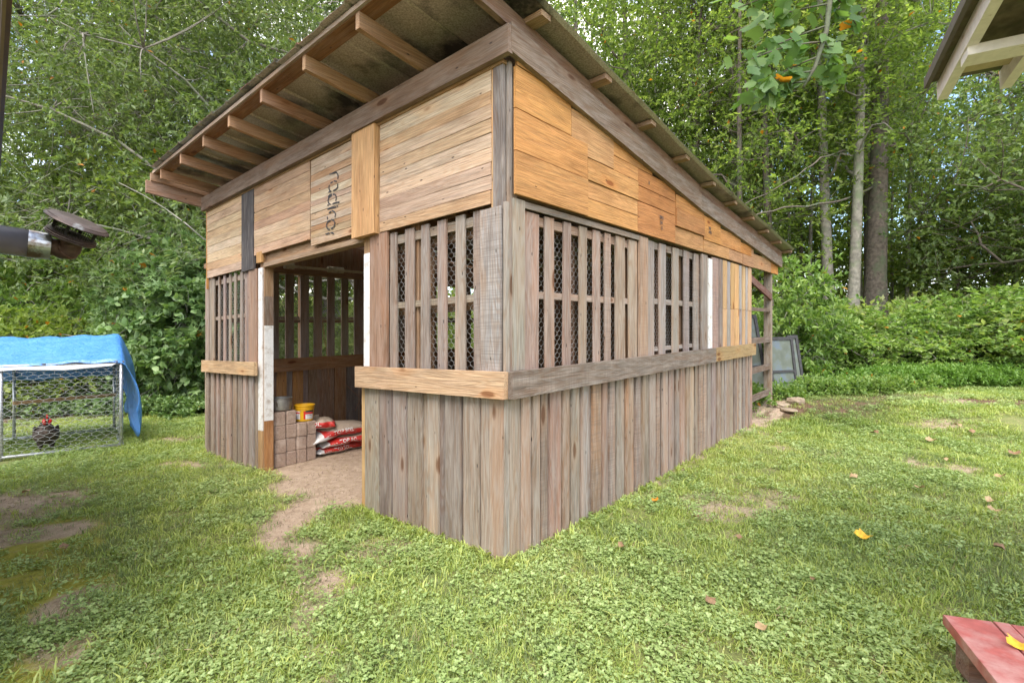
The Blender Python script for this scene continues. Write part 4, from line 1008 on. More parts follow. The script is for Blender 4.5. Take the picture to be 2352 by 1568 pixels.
def soil_bag(center, yaw, Lx, Ly, Lz, sag, label, seed, bend=0, texts=True, tilt=0, limp=0):
    g = random.Random(seed); e = empty('soil_bag', center, label, 'soil bag', 'bags of top soil on the shed floor', yaw); 
    nu, nv = 34, 20; vs = []; fs = []
    for i in range(nu + 1):
        t = -1 + 2 * i / nu; sx = Lx / 2 * t
        env = max(.02, (1 - abs(t) ** 3.2)) ** .55; ew = .82 + .18 * (1 - abs(t) ** 2)
        for j in range(nv):
            a = 2 * math.pi * j / nv; ca, sa = math.cos(a), math.sin(a)
            y = Ly / 2 * ew * math.copysign(abs(ca) ** .75, ca)
            z = Lz / 2 * env * math.copysign(abs(sa) ** .85, sa) * (1 + .10 * math.sin(7 * t + seed) * ca)
            z += bend * (1 - t * t) - sag * .3 * max(0, t) ** 2 - sag * 1.7 * max(0, -t) ** 2
            y += .012 * math.sin(9 * t + seed * 2 + sa * 3)
            z += limp * math.sin(t * 5 + ca * 3) * (t < 0)
            vs.append((sx + tilt * z + .006 * g.uniform(-1, 1), y + .004 * g.uniform(-1, 1), z + .003 * g.uniform(-1, 1)))
    for i in range(nu):
        for j in range(nv): fs.append((i * nv + j, (i + 1) * nv + j, (i + 1) * nv + (j + 1) % nv, i * nv + (j + 1) % nv))
    fs.append(tuple(range(nv))); fs.append(tuple(nu * nv + j for j in reversed(range(nv))))
    me = bpy.data.meshes.new('bag'); me.from_pydata(vs, [], fs); me.polygons.foreach_set('use_smooth', [True] * len(fs)); me.update()
    M = Matrix.Translation(center) @ Matrix.Rotation(yaw, 4, 'Z')
    link('bag_body', me, BAG, e, M)
    if texts:
        bvh = BVHTree.FromPolygons([Vector(v) for v in vs], fs)
        for body, size, x0, z0, nm in (('TOP SOIL', .058, -.19, -.014, 'lettering'), ('1 cu ft', .024, -.285, -.006, 'small_lettering')):
            tm = text_mesh(body, size, nm)
            for v in tm.vertices:
                x, z = v.co.x + x0, v.co.y + z0
                q = x / (Lx / 2); zz = z + bend * (1 - q * q) - sag * .3 * max(0, q) ** 2 - sag * 1.7 * max(0, -q) ** 2
                hit = bvh.ray_cast(Vector((x, -1, zz)), Vector((0, 1, 0)))
                yy = hit[0].y - .0025 if hit[0] else -Ly / 2 * .8
                v.co = (x, yy, zz)
            link(nm, tm, WPRINT, e, M)
    return e
yawU = math.atan2(UH.y, UH.x)
soil_bag(P(.98, 3.58, .055), yawU + .10, .74, .42, .10, .01, 'red and white top soil bag at the bottom of the pile, dusty and half hidden', 1)
soil_bag(P(1.07, 3.49, .142), yawU - .13, .76, .42, .105, .03, 'second red top soil bag up, lettering clear', 2, .012)
soil_bag(P(.98, 3.52, .240), yawU - .06, .84, .46, .15, .05, 'plump dust covered top soil bag near the top of the pile', 3, .035)
soil_bag(P(.655, 3.50, .365), yawU - .45, .42, .34, .12, .04, 'half empty crumpled top soil bag folded open on top of the pile', 4, .02, tilt=.5, limp=.03)
soil_bag(P(.70, 3.64, .052), yawU - .1, .52, .36, .095, .02, 'flat dark top soil bag squeezed behind the pavers under the pile', 5)
# crumpled open flap of the topmost bag
# ledge clutter: fluorescent fittings
CREAM = simple('cream_plastic', (.58, .52, .38), .5, var=.1, dirt=(.35, .3, .2), dscale=8)
for k, (u0, u1, v, lab) in enumerate(((.98, 1.62, 4.86, 'long cream light fitting lying on the ledge above the left slats'), (1.72, 2.7, 4.84, 'second cream tube light fitting on the ledge nearer the dark corner'))):
    c = P((u0 + u1) / 2, v, 2.335); e = empty('light_fitting', c, lab, 'light fitting', 'unlit tube light fittings on the ledge')
    bar('tube', P(u0 + .04, v, 2.365), P(u1 - .04, v, 2.365), .034, .03, UH, (1, 1, 1), 0, e, CREAM)
    for uu in (u0, u1): 
        m = MB(); m.tube([P(uu - .06, v, 2.37), P(uu + .07, v, 2.37)], .045, 10); m.build('end_cap', CREAM, e)
m = MB(); a = P(1.50, 4.90, 1.60)
m.tube([a + Vector((0, 0, .03)), a, a + UH * .05 + Vector((0, 0, -.35)), a + UH * .10 - VH * .02 + Vector((0, 0, -.95))], .0035, 5)
m.tube([a, a + UH * .02 + Vector((0, 0, -.3)), a + UH * .22 - VH * .1 + Vector((0, 0, -.85)), a + UH * .5 - VH * .2 + Vector((0, 0, -1.15)), a + UH * .38 - VH * .25 + Vector((0, 0, -1.32))], .0025, 5)
o = m.build('twine', simple('orange_twine', (.45, .20, .10), .9)); tag(o, 'loose orange brown twine hanging from the inner slats', 'twine')

# ================================================================== chicken run, tarp, hen
STEEL = simple('galvanised_tube', (.50, .51, .53), .38, .7, var=.12, scale=15)
def g3(x, y, h=0): return Vector((x, y, float(gz(x, y)) + h))
Fr = Vector((-5.16, 6.51, 0)); d1 = Vector((-.84, -.54, 0)).normalized(); d2 = Vector((-.66, .75, 0)).normalized()
run = empty('chicken_run', g3(Fr.x, Fr.y), 'galvanised tube chicken run with hexagonal wire netting under a blue tarp', 'chicken run')
CL, CW, CHH = 2.26, 1.62, 1.12
def cp(a, b, h): p = Fr + d1 * a + d2 * b; return Vector((p.x, p.y, float(gz(p.x, p.y)) * 1 + h))
for a in (0, 1.13, CL):
    for b in (0, CW):
        m = MB(); m.tube([cp(a, b, .0), cp(a, b, CHH)], .019, 8); m.build('frame_post', STEEL, run, True)
for b in (0, CW):
    for h in (.03, CHH):
        m = MB(); m.tube([cp(-.03, b, h), cp(CL, b, h)], .019, 8); m.build('frame_rail', STEEL, run, True)
for a in (0, CL):
    for h in (.03, CHH):
        m = MB(); m.tube([cp(a, 0, h), cp(a, CW, h)], .019, 8); m.build('frame_rail', STEEL, run, True)
NETW = simple('netting_wire', (.62, .62, .62), .4, .4, var=.05)
hexwire(lambda s, h: cp(s, -.022, h), 0, CL, .03, CHH, .10, .0017, 'netting', run, sx=1.35, wob=.003, matl=NETW)
hexwire(lambda s, h: cp(s, CW, h), 0, CL, .03, CHH, .10, .0015, 'netting', run, sx=1.35, wob=.003, matl=NETW)
hexwire(lambda s, h: cp(-.022, s, h), 0, CW, .03, CHH, .10, .0017, 'netting', run, sx=1.35, wob=.003, matl=NETW)
for a in (.05, .75):
    m = MB(); m.tube([cp(a - .02, 0, CHH), cp(a + .02, 0, CHH)], .028, 8); m.build('clamp', simple('black_clamp', (.05, .05, .05), .6), run)
o = bar('perch_board', cp(.02, .9, .62), cp(1.05, .35, .66), .045, .035, (0, 0, 1), (.58, .38, .2), .2, run)
# tarp: draped over a ridge, hanging at the near end
def tarp():
    n1, n2 = 60, 40; g = np.random.default_rng(4); vs = []
    prof = [(-.03, CHH + .0), (.0, CHH + .035), (.55, CHH + .26), (.85, CHH + .36), (1.1, CHH + .30), (CW, CHH + .06), (CW + .05, CHH - .25)]
    def pf(t):
        x = t * (len(prof) - 1); i = min(int(x), len(prof) - 2); f = x - i
        return prof[i][0] * (1 - f) + prof[i + 1][0] * f, prof[i][1] * (1 - f) + prof[i + 1][1] * f
    for i in range(n1 + 1):
        s_ = i / n1                      # from far left end to near right end, then hanging
        for j in range(n2 + 1):
            t = j / n2; b, h = pf(t)
            if s_ < .72:
                a = CL * (1 - s_ / .72) - .02; hh = h; extra = 0
            else:
                q = (s_ - .72) / .28; k = math.sin(t * math.pi) ** .6
                drop = q * (.38 + .72 * (0.35 + .65 * abs(math.sin(t * 7.2))))
                a = -.03 - .16 * math.sin(q * 2.2) - .05 * math.sin(t * 14) * q; hh = h - drop; b = b + (.14 * q) * math.sin(t * 5)
            x = .010 * math.sin(a * 17 + b * 9) + .008 * math.sin(b * 31 + a * 5) + g.normal(0, .0022)
            vs.append(cp(a, b, hh + x))
    F = [(i * (n2 + 1) + j, (i + 1) * (n2 + 1) + j, (i + 1) * (n2 + 1) + j + 1, i * (n2 + 1) + j + 1) for i in range(n1) for j in range(n2)]
    me = bpy.data.meshes.new('tarp'); me.from_pydata([tuple(v) for v in vs], [], F); me.polygons.foreach_set('use_smooth', [True] * len(F)); me.update()
    m, t, b = mat('blue_tarp'); l = t.links.new; b.inputs['Roughness'].default_value = .33; b.inputs['Specular IOR Level'].default_value = .6
    tcn = N(t, 'ShaderNodeTexCoord'); n = N(t, 'ShaderNodeTexNoise'); n.inputs['Scale'].default_value = 16; n.inputs['Detail'].default_value = 6; n.inputs['Distortion'].default_value = 1.5
    l(tcn.outputs['Object'], n.inputs['Vector'])
    r = N(t, 'ShaderNodeValToRGB'); r.color_ramp.elements[0].position = .3; r.color_ramp.elements[0].color = (.05, .20, .58, 1); r.color_ramp.elements[1].position = .75; r.color_ramp.elements[1].color = (.10, .29, .66, 1)
    l(n.outputs['Fac'], r.inputs[0]); l(r.outputs[0], b.inputs['Base Color'])
    bp2 = N(t, 'ShaderNodeBump'); bp2.inputs['Strength'].default_value = .8; bp2.inputs['Distance'].default_value = .014; l(n.outputs['Fac'], bp2.inputs['Height']); l(bp2.outputs[0], b.inputs['Normal'])
    o = link('tarp', me, m); md = o.modifiers.new('thickness', 'SOLIDIFY'); md.thickness = .003
    tag(o, 'wrinkled blue tarpaulin draped over the top and near end of the chicken run', 'tarp')
tarp()
m = MB(); m.add([cp(.05, -.03, CHH - .01), cp(CL, -.03, CHH - .01), cp(CL, -.035, CHH - .05), cp(1.6, -.035, CHH - .07), cp(1.0, -.035, CHH - .035), cp(.55, -.035, CHH - .075), cp(.1, -.035, CHH - .04)], [(0, 1, 2, 3, 4, 5, 6)])
o = m.build('tarp_liner', simple('white_liner', (.72, .72, .74), .5), bpy.data.objects['tarp']); o.modifiers.new('thickness', 'SOLIDIFY').thickness = .003
# hen
hx, hy = -5.98, 6.33; hp = g3(hx, hy); hen = empty('hen', hp, 'dark brown hen with a red comb and face standing behind the run netting', 'chicken')
FEATH = simple('dark_feathers', (.05, .035, .028), .6, var=.5, scale=45, bump=.006, dirt=(.11, .075, .06), dscale=18)
fx = Vector((.72, -.69, 0)).normalized(); fs_ = Vector((.69, .72, 0))
def hpnt(f, s, z): return hp + (fx * f + fs_ * s + Vector((0, 0, z))) * 1.18
def loft(rings, n=14):
    vs = []; fs = []
    for (f, z, ry, rz, tilt) in rings:
        for k in range(n):
            a = 2 * math.pi * k / n; dz = rz * math.sin(a)
            vs.append(hpnt(f + dz * math.sin(tilt), ry * math.cos(a), z + dz * math.cos(tilt)))
    for i in range(len(rings) - 1):
        for k in range(n): fs.append((i * n + k, i * n + (k + 1) % n, (i + 1) * n + (k + 1) % n, (i + 1) * n + k))
    fs.append(tuple(range(n))[::-1]); fs.append(tuple((len(rings) - 1) * n + k for k in range(n))); return vs, fs
m = MB(); vs, fs = loft([(-.19, .27, .012, .02, 0), (-.15, .25, .05, .06, 0), (-.09, .215, .092, .085, 0), (0, .195, .112, .10, -.1), (.07, .20, .108, .105, -.35), (.115, .235, .082, .085, -.8), (.125, .275, .055, .06, -1.1), (.125, .315, .038, .042, -1.35), (.135, .345, .033, .034, -1.0), (.155, .368, .027, .027, -.5), (.178, .372, .014, .015, 0)])
m.add(vs, fs)
for s_ in (-.045, .045):
    m.tube([hpnt(.01, s_, .15), hpnt(.015, s_, .09), hpnt(.01, s_, .045)], [.045, .032, .014], 8)
m.build('body', FEATH, hen, True)
LEGM = simple('hen_leg', (.22, .18, .13), .6)
for s_ in (-.045, .045):
    m = MB(); m.tube([hpnt(.01, s_, .07), hpnt(.0, s_, .035), hpnt(.005, s_, .006)], .006, 6)
    for dfx, dsx in ((.05, 0), (.04, .025), (.04, -.025), (-.025, 0)): m.tube([hpnt(.005, s_, .008), hpnt(.005 + dfx, s_ + dsx, .004)], [.005, .003], 5)
    m.build('leg', LEGM, hen)
RED = simple('red_comb', (.55, .012, .012), .45, var=.15)
m = MB(); cpts = [(.13, .385), (.125, .41), (.14, .402), (.145, .425), (.158, .407), (.168, .422), (.175, .40), (.19, .403), (.185, .383)]
n = len(cpts); m.add([hpnt(f, -.006, z) for f, z in cpts] + [hpnt(f, .006, z) for f, z in cpts], [tuple(range(n)), tuple(range(2 * n - 1, n - 1, -1))] + [(i, i + n, (i + 1) % n + n, (i + 1) % n) for i in range(n)])
m.build('comb', RED, hen)
for s_ in (-.022, .022):
    m = MB(); m.tube([hpnt(.165, s_ * .9, .378), hpnt(.168, s_ * 1.15, .362), hpnt(.168, s_ * .9, .335), hpnt(.165, s_ * .7, .318)], [.010, .020, .018, .006], 8); m.build('wattle', RED, hen, True)
    m = MB(); m.tube([hpnt(.172, s_ * 1.02, .380), hpnt(.172, s_ * 1.12, .380)], .004, 6); m.build('eye', simple('hen_eye', (.35, .12, .01), .2), hen)
m = MB(); m.tube([hpnt(.18, 0, .372), hpnt(.205, 0, .365), hpnt(.218, 0, .355)], [.010, .007, .001], 6); m.build('beak', simple('beak', (.25, .19, .12), .5), hen)
gg = np.random.default_rng(9)
for s_ in (-1, 1):
    m = MB()
    vs, fs = [], []
    pts = [(.07, .25, .045), (.03, .235, .065), (-.04, .22, .062), (-.11, .20, .045), (-.16, .20, .012)]
    for f, z, rz in pts:
        for k in range(8):
            a = 2 * math.pi * k / 8; vs.append(hpnt(f, s_ * (.10 - abs(f) * .25) + .016 * math.cos(a), z + rz * math.sin(a)))
    for i in range(4):
        for k in range(8): fs.append((i * 8 + k, i * 8 + (k + 1) % 8, (i + 1) * 8 + (k + 1) % 8, (i + 1) * 8 + k))
    m.add(vs, fs + [tuple(range(8)), tuple(range(32, 40))]); m.build('wing', FEATH, hen, True)
n = 9; base = np.array([tuple(hpnt(-.15, gg.uniform(-.03, .03), .25)) for _ in range(n)])
dd = np.array([tuple(fx * -1 + fs_ * gg.uniform(-.25, .25) + Vector((0, 0, gg.uniform(.5, 1.3)))) for _ in range(n)])
V, F = leaves(base, dd, np.tile(tuple(fs_), (n, 1)) + gg.normal(size=(n, 3)) * .2, np.full(n, .14), np.full(n, .045), T_OVAL)
link('tail', np_mesh('tail', V, F, [FEATH]), None, hen)

# ================================================================== old window sashes behind the shed, stones
DARKPAINT = simple('flaking_black_paint', (.045, .042, .042), .7, var=.3, scale=30, dirt=(.5, .47, .43), dscale=22, dlo=.66, dhi=.72)
GLASS = simple('dusty_pane', (.13, .145, .115), .5, spec=.25, var=.25, scale=5, dirt=(.12, .15, .19), dscale=5, dlo=.5, dhi=.66)
def sash(name, a, b, hgt, lean, label, mull):
    """window sash with its foot from a to b, leaning back by lean metres over its height"""
    a = Vector(a); b = Vector(b); X = (b - a).normalized(); back = Vector((-X.y, X.x, 0)); back = back if back.y > 0 else -back
    Z = (Vector((0, 0, hgt)) + back * lean).normalized(); Yv = Z.cross(X); W = (b - a).length
    M = Matrix((X, Yv, Z)).transposed().to_4x4(); M.translation = a
    e = bpy.data.objects.new(name, None); COL.objects.link(e); e.matrix_basis = M; PM[e.name] = M; tag(e, label, 'window sash', 'old window sashes leaning behind the shed')
    fw = .055
    def bx(nm, x0, x1, z0, z1, y0, y1, mt):
        m = MB(); m.box(((x0 + x1) / 2, (y0 + y1) / 2, (z0 + z1) / 2), x1 - x0, y1 - y0, z1 - z0); o = m.build(nm, mt, e, mw=M); return o
    bx('stile', 0, fw, 0, hgt, -.02, .02, DARKPAINT); bx('stile', W - fw, W, 0, hgt, -.02, .02, DARKPAINT)
    bx('sash_rail', fw, W - fw, 0, fw, -.02, .018, DARKPAINT); bx('sash_rail', fw, W - fw, hgt - fw, hgt, -.02, .018, DARKPAINT)
    zs = [fw] + list(mull) + [hgt - fw]
    for mz in mull: bx('sash_rail', fw, W - fw, mz - .02, mz + .02, -.022, .016, DARKPAINT)
    for i in range(len(zs) - 1):
        bx('pane', fw - .005, W - fw + .005, zs[i] + (.02 if i else 0), zs[i + 1] - (.02 if i < len(mull) else 0), -.004, .002, GLASS)
x1, y1 = at(1700, 8.15); x2, y2 = at(1768, 8.25)
sash('window_sash', g3(x1, y1, -.02), g3(x2, y2, -.02), 1.42, .30, 'tall dark framed window sash tilting behind the porch post', [.52, 1.0])
x1, y1 = at(1774, 8.1); x2, y2 = at(1834, 8.3)
sash('window_sash', g3(x1, y1, -.02), g3(x2, y2, -.02), 1.0, .12, 'shorter black framed window sash with clouded panes right of the porch post', [.42])
x1, y1 = at(1826, 8.42); x2, y2 = at(1850, 8.5)
sash('window_sash', g3(x1, y1, -.02), g3(x2, y2, -.02), 1.02, .16, 'narrow weathered grey sash edge rightmost behind the clouded window', [])
ROCK = simple('pale_stone', (.30, .23, .16), .9, var=.2, scale=12, bump=.01)
def rock(x, y, sx, sy, sz, seed, label):
    g = random.Random(seed); m = MB(); n = 10; rows = 6; vs = []; fs = []
    for i in range(rows + 1):
        ph = math.pi * i / rows
        for k in range(n):
            th = 2 * math.pi * k / n; q = 1 + g.uniform(-.14, .14)
            vs.append((sx * q * math.sin(ph) * math.cos(th), sy * q * math.sin(ph) * math.sin(th), sz * math.copysign(abs(math.cos(ph)) ** .6, math.cos(ph)) * (1 + g.uniform(-.1, .1))))
    for i in range(rows):
        for k in range(n): fs.append((i * n + k, (i + 1) * n + k, (i + 1) * n + (k + 1) % n, i * n + (k + 1) % n))
    m.add(vs, fs); me = m.mesh('stone', [ROCK], False); o = bpy.data.objects.new('stone', me); COL.objects.link(o); o.location = g3(x, y, sz * .5); o.rotation_euler = (0, 0, g.uniform(0, 3))
    tag(o, label, 'stone', 'stones by the porch post')
rx, ry = at(1796, 7.45); rock(rx, ry, .12, .08, .035, 1, 'flat pale stone just right of the porch post foot')
rx, ry = at(1811, 7.25); rock(rx, ry, .16, .09, .03, 2, 'broad flat whitish stone in front of the others by the window sash')
rx, ry = at(1828, 7.55); rock(rx, ry, .13, .10, .06, 3, 'largest tan stone, under the foot of the clouded window')

# ================================================================== neighbouring building at the left edge, flue
SID = simple('brown_trim', (.24, .17, .12), .6, var=.15, scale=8, dirt=(.12, .07, .05), dscale=2.5)
SOF = simple('beige_soffit', (.42, .36, .27), .7, var=.1, scale=6)
hd = Vector((-2.05, 1.93, 0)).normalized(); ho = Vector((-hd.y, hd.x, 0)); ho = ho if ho.x < 0 else -ho
E0 = Vector((-1.615, 1.59, 2.40)) - hd * .5 + ho * .008
house = empty('house', (E0.x - .9, E0.y - .9, 0), 'neighbouring house whose brown eave edge shows at the top left corner', 'house')
bar('fascia', E0 + Vector((0, 0, .06)), E0 + hd * 5.2 + Vector((0, 0, .06)), .14, .022, (0, 0, 1), (1, 1, 1), 0, house, SID)
bar('drip_edge', E0 - ho * .004 + Vector((0, 0, -.005)), E0 - ho * .004 + hd * 5.2 + Vector((0, 0, -.005)), .012, .012, (0, 0, 1), (1, 1, 1), 0, house, simple('drip_metal', (.10, .05, .05), .5))
m = MB(); q = [E0 + ho * .015, E0 + ho * .015 + hd * 5.2, E0 + ho * .95 + hd * 5.2, E0 + ho * .95]; m.add(q + [p + Vector((0, 0, .02)) for p in q], [(0, 1, 2, 3), (7, 6, 5, 4), (0, 4, 5, 1), (2, 6, 7, 3)]); m.build('soffit', SOF, house)
q = [E0 + ho * .005 + Vector((0, 0, .14)), E0 + ho * .005 + hd * 5.2 + Vector((0, 0, .14)), E0 + ho * 1.9 + hd * 5.2 + Vector((0, 0, .75)), E0 + ho * 1.9 + Vector((0, 0, .75))]
m = MB(); m.add(q + [p + Vector((0, 0, .03)) for p in q], [(0, 1, 2, 3), (7, 6, 5, 4), (0, 4, 5, 1), (1, 5, 6, 2), (2, 6, 7, 3), (3, 7, 4, 0)]); m.build('roof', TIN_TOP, house)
wp = E0 + ho * .95
for k in range(14):
    z0 = -.3 + k * .2
    bar('siding_board', Vector((wp.x, wp.y, z0 + .1)), Vector((wp.x, wp.y, z0 + .1)) + hd * 5.2, .198, .02 + .004 * (k % 2), (0, 0, 1), (1, 1, 1), 0, house, SOF)
flue = empty('flue_pipe', (-3.11, 3.0, 1.92), 'horizontal metal stove flue with a rusty elbow and tilted rain cap', 'flue pipe')
PIPE = simple('grey_pipe', (.22, .21, .23), .42, .5, var=.2, scale=6, dirt=(.10, .06, .045), dscale=3, dlo=.54, dhi=.68)
BRIGHT = simple('galvanised_collar', (.42, .44, .46), .3, .8, var=.15, scale=7, dirt=(.20, .15, .12), dscale=9, dlo=.52, dhi=.62)
RUST = simple('rusty_elbow', (.12, .075, .06), .6, .3, var=.4, scale=22, dirt=(.24, .09, .045), dscale=5, dlo=.52, dhi=.7, bump=.002)
PD = Vector((.70, .71, -.06)).normalized(); P0 = Vector((-3.11, 3.0, 1.92))
m = MB(); m.tube([P0 - PD * .75, P0 + PD * .13], .087, 28); m.build('pipe', PIPE, flue, True)
m = MB(); m.tube([P0 + PD * .118, P0 + PD * .13], [.089, .089], 28); m.tube([P0 + PD * .13, P0 + PD * .222], [.0885, .083], 28); m.tube([P0 + PD * .205, P0 + PD * .213], .086, 28); m.build('collar', BRIGHT, flue)
A_ = Vector((.47, -.04, .88)).normalized()
e2 = Vector((-2.835, 3.17, 1.968)); e0 = P0 + PD * .20; e1 = e0 + PD * .05; mid = Vector((-2.845, 3.21, 1.84))
pts = [e0, e1] + bez(e1, mid, e2, 6)[1:]; m = MB(); m.tube(pts, .055, 26)
m.build('elbow', RUST, flue, True)
for q in (1, 3, 5):
    m = MB(); m.tube([pts[q] - (pts[q + 1] - pts[q]).normalized() * .004, pts[q] + (pts[q + 1] - pts[q]).normalized() * .004], .058, 26); m.build('elbow_seam', RUST, flue)
zq = A_.to_track_quat('Z', 'Y').to_matrix().to_4x4(); Mc = Matrix.Translation(e2 - A_ * .01) @ zq @ Matrix.Scale(1.08, 4)
CAPM = simple('cap_metal', (.12, .09, .08), .5, .5, var=.3, scale=12, dirt=(.35, .35, .34), dscale=5, dlo=.58, dhi=.68)
lathe_obj('cap_base', [(.05, -.01), (.10, -.006), (.118, 0), (.122, .006), (.116, .010), (.122, .016), (.116, .021), (.120, .027), (.10, .032), (.06, .034), (.05, .03)], Mc, CAPM, flue)
lathe_obj('cap_lid', [(0, .118), (.10, .116), (.152, .098), (.156, .102), (.150, .108), (.142, .112), (.138, .118), (.10, .128), (0, .133)], Mc, CAPM, flue)
m = MB(); dark = simple('sooty_mesh', (.03, .028, .027), .8)
for k in range(44):
    a = 2 * math.pi * k / 44; p = Vector((.092 * math.cos(a), .092 * math.sin(a), 0)); m.tube([Mc @ (p + Vector((0, 0, .032))), Mc @ (p + Vector((0, 0, .118)))], .0017, 4)
for z in (.045, .058, .071, .084, .097, .110):
    m.tube([Mc @ Vector((.092 * math.cos(2 * math.pi * k / 30), .092 * math.sin(2 * math.pi * k / 30), z)) for k in range(31)], .0015, 4)
o = m.build('spark_screen', dark, flue); o['kind'] = 'stuff'
for k in range(4):
    a = 2 * math.pi * k / 4 + .5; p = Vector((.096 * math.cos(a), .096 * math.sin(a), 0)); m = MB(); m.tube([Mc @ (p + Vector((0, 0, .03))), Mc @ (p * 1.08 + Vector((0, 0, .118)))], .009, 6); m.build('cap_strut', dark, flue)

# ================================================================== roof corner and red step at the right
Fd = Vector((.465, .885, -.125)); Fd.normalize(); Ed = Vector((.885, -.465, 0)); Kc = Vector((2.17, 2.55, 2.637)); Nr = Ed.cross(Fd).normalized(); Nr = Nr if Nr.z > 0 else -Nr
pav = empty('playhouse_roof', (Kc.x + .6, Kc.y - 1, 0), 'low roof corner with white painted rafters at the top right', 'roof')
WPT = simple('chalky_white_paint', (.70, .66, .62), .7, var=.08, scale=35, bump=.002, dirt=(.42, .33, .27), dscale=18, dlo=.62, dhi=.75)
OLD = simple('mossy_roof_board', (.12, .10, .065), .9, var=.35, scale=22, dirt=(.09, .10, .045), dscale=5)
def kp(e, f, n=0): return Kc + Ed * e - Fd * f + Nr * n
def kbar(name, e0, f0, e1, f1, n, wn, t, mt):
    return bar(name, kp(e0, f0, n), kp(e1, f1, n), wn, t, Nr, (1, 1, 1), 0, pav, mt)
m = MB(); q = [kp(-.01, 0), kp(2.2, 0), kp(2.2, 3), kp(-.01, 3)]; m.add(q + [p + Nr * .016 for p in q], [(0, 1, 2, 3), (7, 6, 5, 4), (0, 4, 5, 1), (1, 5, 6, 2), (2, 6, 7, 3), (3, 7, 4, 0)]); m.build('decking', OLD, pav)
kbar('edge_trim', -.02, -.01, -.02, 3, .002, .05, .02, simple('grey_edge', (.12, .105, .09), .8))
kbar('rafter', .045, -.02, .045, 3, -.048, .09, .042, WPT); kbar('rafter', .285, -.02, .285, 3, -.048, .09, .042, WPT)
for e in (.56, .84, 1.12, 1.4): kbar('rafter', e, -.075, e, 3, -.048, .09, .042, WPT)
kbar('purlin', .07, .13, 2.2, .13, -.018, .035, .07, simple('cream_lath', (.46, .38, .24), .8)); kbar('purlin', .03, .36, 2.2, .36, -.11, .045, .09, WPT)
for e, f in ((.045, 2.9), (2.1, 2.9), (2.1, .35)):
    b_ = kp(e, f, -.1); bar('post', Vector((b_.x, b_.y, float(gz(b_.x, b_.y)))), b_, .09, .09, Ed, (1, 1, 1), 0, pav, WPT)
REDP = simple('faded_red_paint', (.40, .105, .09), .6, var=.16, scale=22, bump=.002, dirt=(.50, .27, .24), dscale=7, dlo=.44, dhi=.66)
S0 = Vector((1.667, 1.909, 0)); s1d = Vector((.947, -.32, 0)).normalized(); s2d = Vector((-.40, -.916, 0)).normalized()
st = empty('red_step', (S0.x + .3, S0.y - .3, float(gz(S0.x + .3, S0.y - .3))), 'low step platform of faded red painted boards on wooden blocks', 'step')
zt = .245
xw = 0
for k, (w0, dz) in enumerate(((.154, 0), (.052, .002), (.14, 0), (.14, .001), (.14, 0))):
    a = S0 + s1d * xw; b = S0 + s1d * (xw + w0 - .006)
    q = [a, b, b + s2d * 1.3, a + s2d * 1.3]; vs = [(p.x, p.y, zt + dz - .036) for p in q] + [(p.x, p.y, zt + dz) for p in q]
    inn = [(vs[4 + i][0] * .985 + sum(v[0] for v in vs[4:]) / 4 * .015, vs[4 + i][1] * .985 + sum(v[1] for v in vs[4:]) / 4 * .015, zt + dz + .003) for i in range(4)]
    m = MB(); m.add(vs + inn, [(3, 2, 1, 0), (0, 1, 5, 4), (1, 2, 6, 5), (2, 3, 7, 6), (3, 0, 4, 7), (4, 5, 9, 8), (5, 6, 10, 9), (6, 7, 11, 10), (7, 4, 8, 11), (8, 9, 10, 11)]); m.build('step_board', REDP, st); xw += w0
for f in (.11, .95):
    a = S0 + s2d * f + s1d * .022
    bar('bearer', Vector((a.x, a.y, zt - .10)), Vector((a.x, a.y, zt - .10)) + s1d * .7, .12, .09, (0, 0, 1), (.26, .155, .125), .8, st)
    a = a + s1d * .07; bar('foot_block', Vector((a.x, a.y, -.03)), Vector((a.x, a.y, zt - .17)), .10, .10, s1d, (.20, .13, .10), .9, st)

# ================================================================== fallen leaves and a feather
DEAD = {}
for nm, c in (('orange', (.62, .22, .02)), ('yellow', (.70, .40, .03)), ('brown', (.22, .13, .065)), ('tan', (.37, .25, .13))):
    DEAD[nm] = simple(nm + '_dead_leaf', c, .6, var=.3, scale=60)
def dead_leaf(px, py, size, colr, label, group=None, z=None, seed=0):
    x, y = px_ground(px, py) if z is None else at_z(px, py, z)
    g = np.random.default_rng(seed + int(px)); T, F = T_TULIP; T = T.copy(); T[:, 2] += .25 * np.sin(T[:, 0] * 4 + seed) * .5 + .35 * T[:, 1] ** 2 * 2; V = (T - np.array((.45, 0, 0))) * size
    me = np_mesh('fallen_leaf', V, F, [DEAD[colr]]); o = bpy.data.objects.new('fallen_leaf', me); COL.objects.link(o)
    o.location = (x, y, (float(gz(x, y)) + .045) if z is None else z + .008); o.rotation_euler = (g.uniform(-.3, .3), g.uniform(-.3, .3), g.uniform(0, 6)); tag(o, label, 'leaf', group)
def at_z(px, py, z): y = (z - CAMH) / ((784 - py) / 1133); return (px - 1176) / 1133 * y, y
dead_leaf(1985, 1248, .085, 'yellow', 'orange and yellow curled leaf lying on the clover in the middle of the right lawn')
dead_leaf(2345, 1487, .07, 'yellow', 'bright yellow leaf lying on the red step', z=zt + .004)
dead_leaf(1505, 1160, .05, 'orange', 'small orange brown leaf near the foot of the long wall')
gl = 'brown leaf fallen on the lawn'
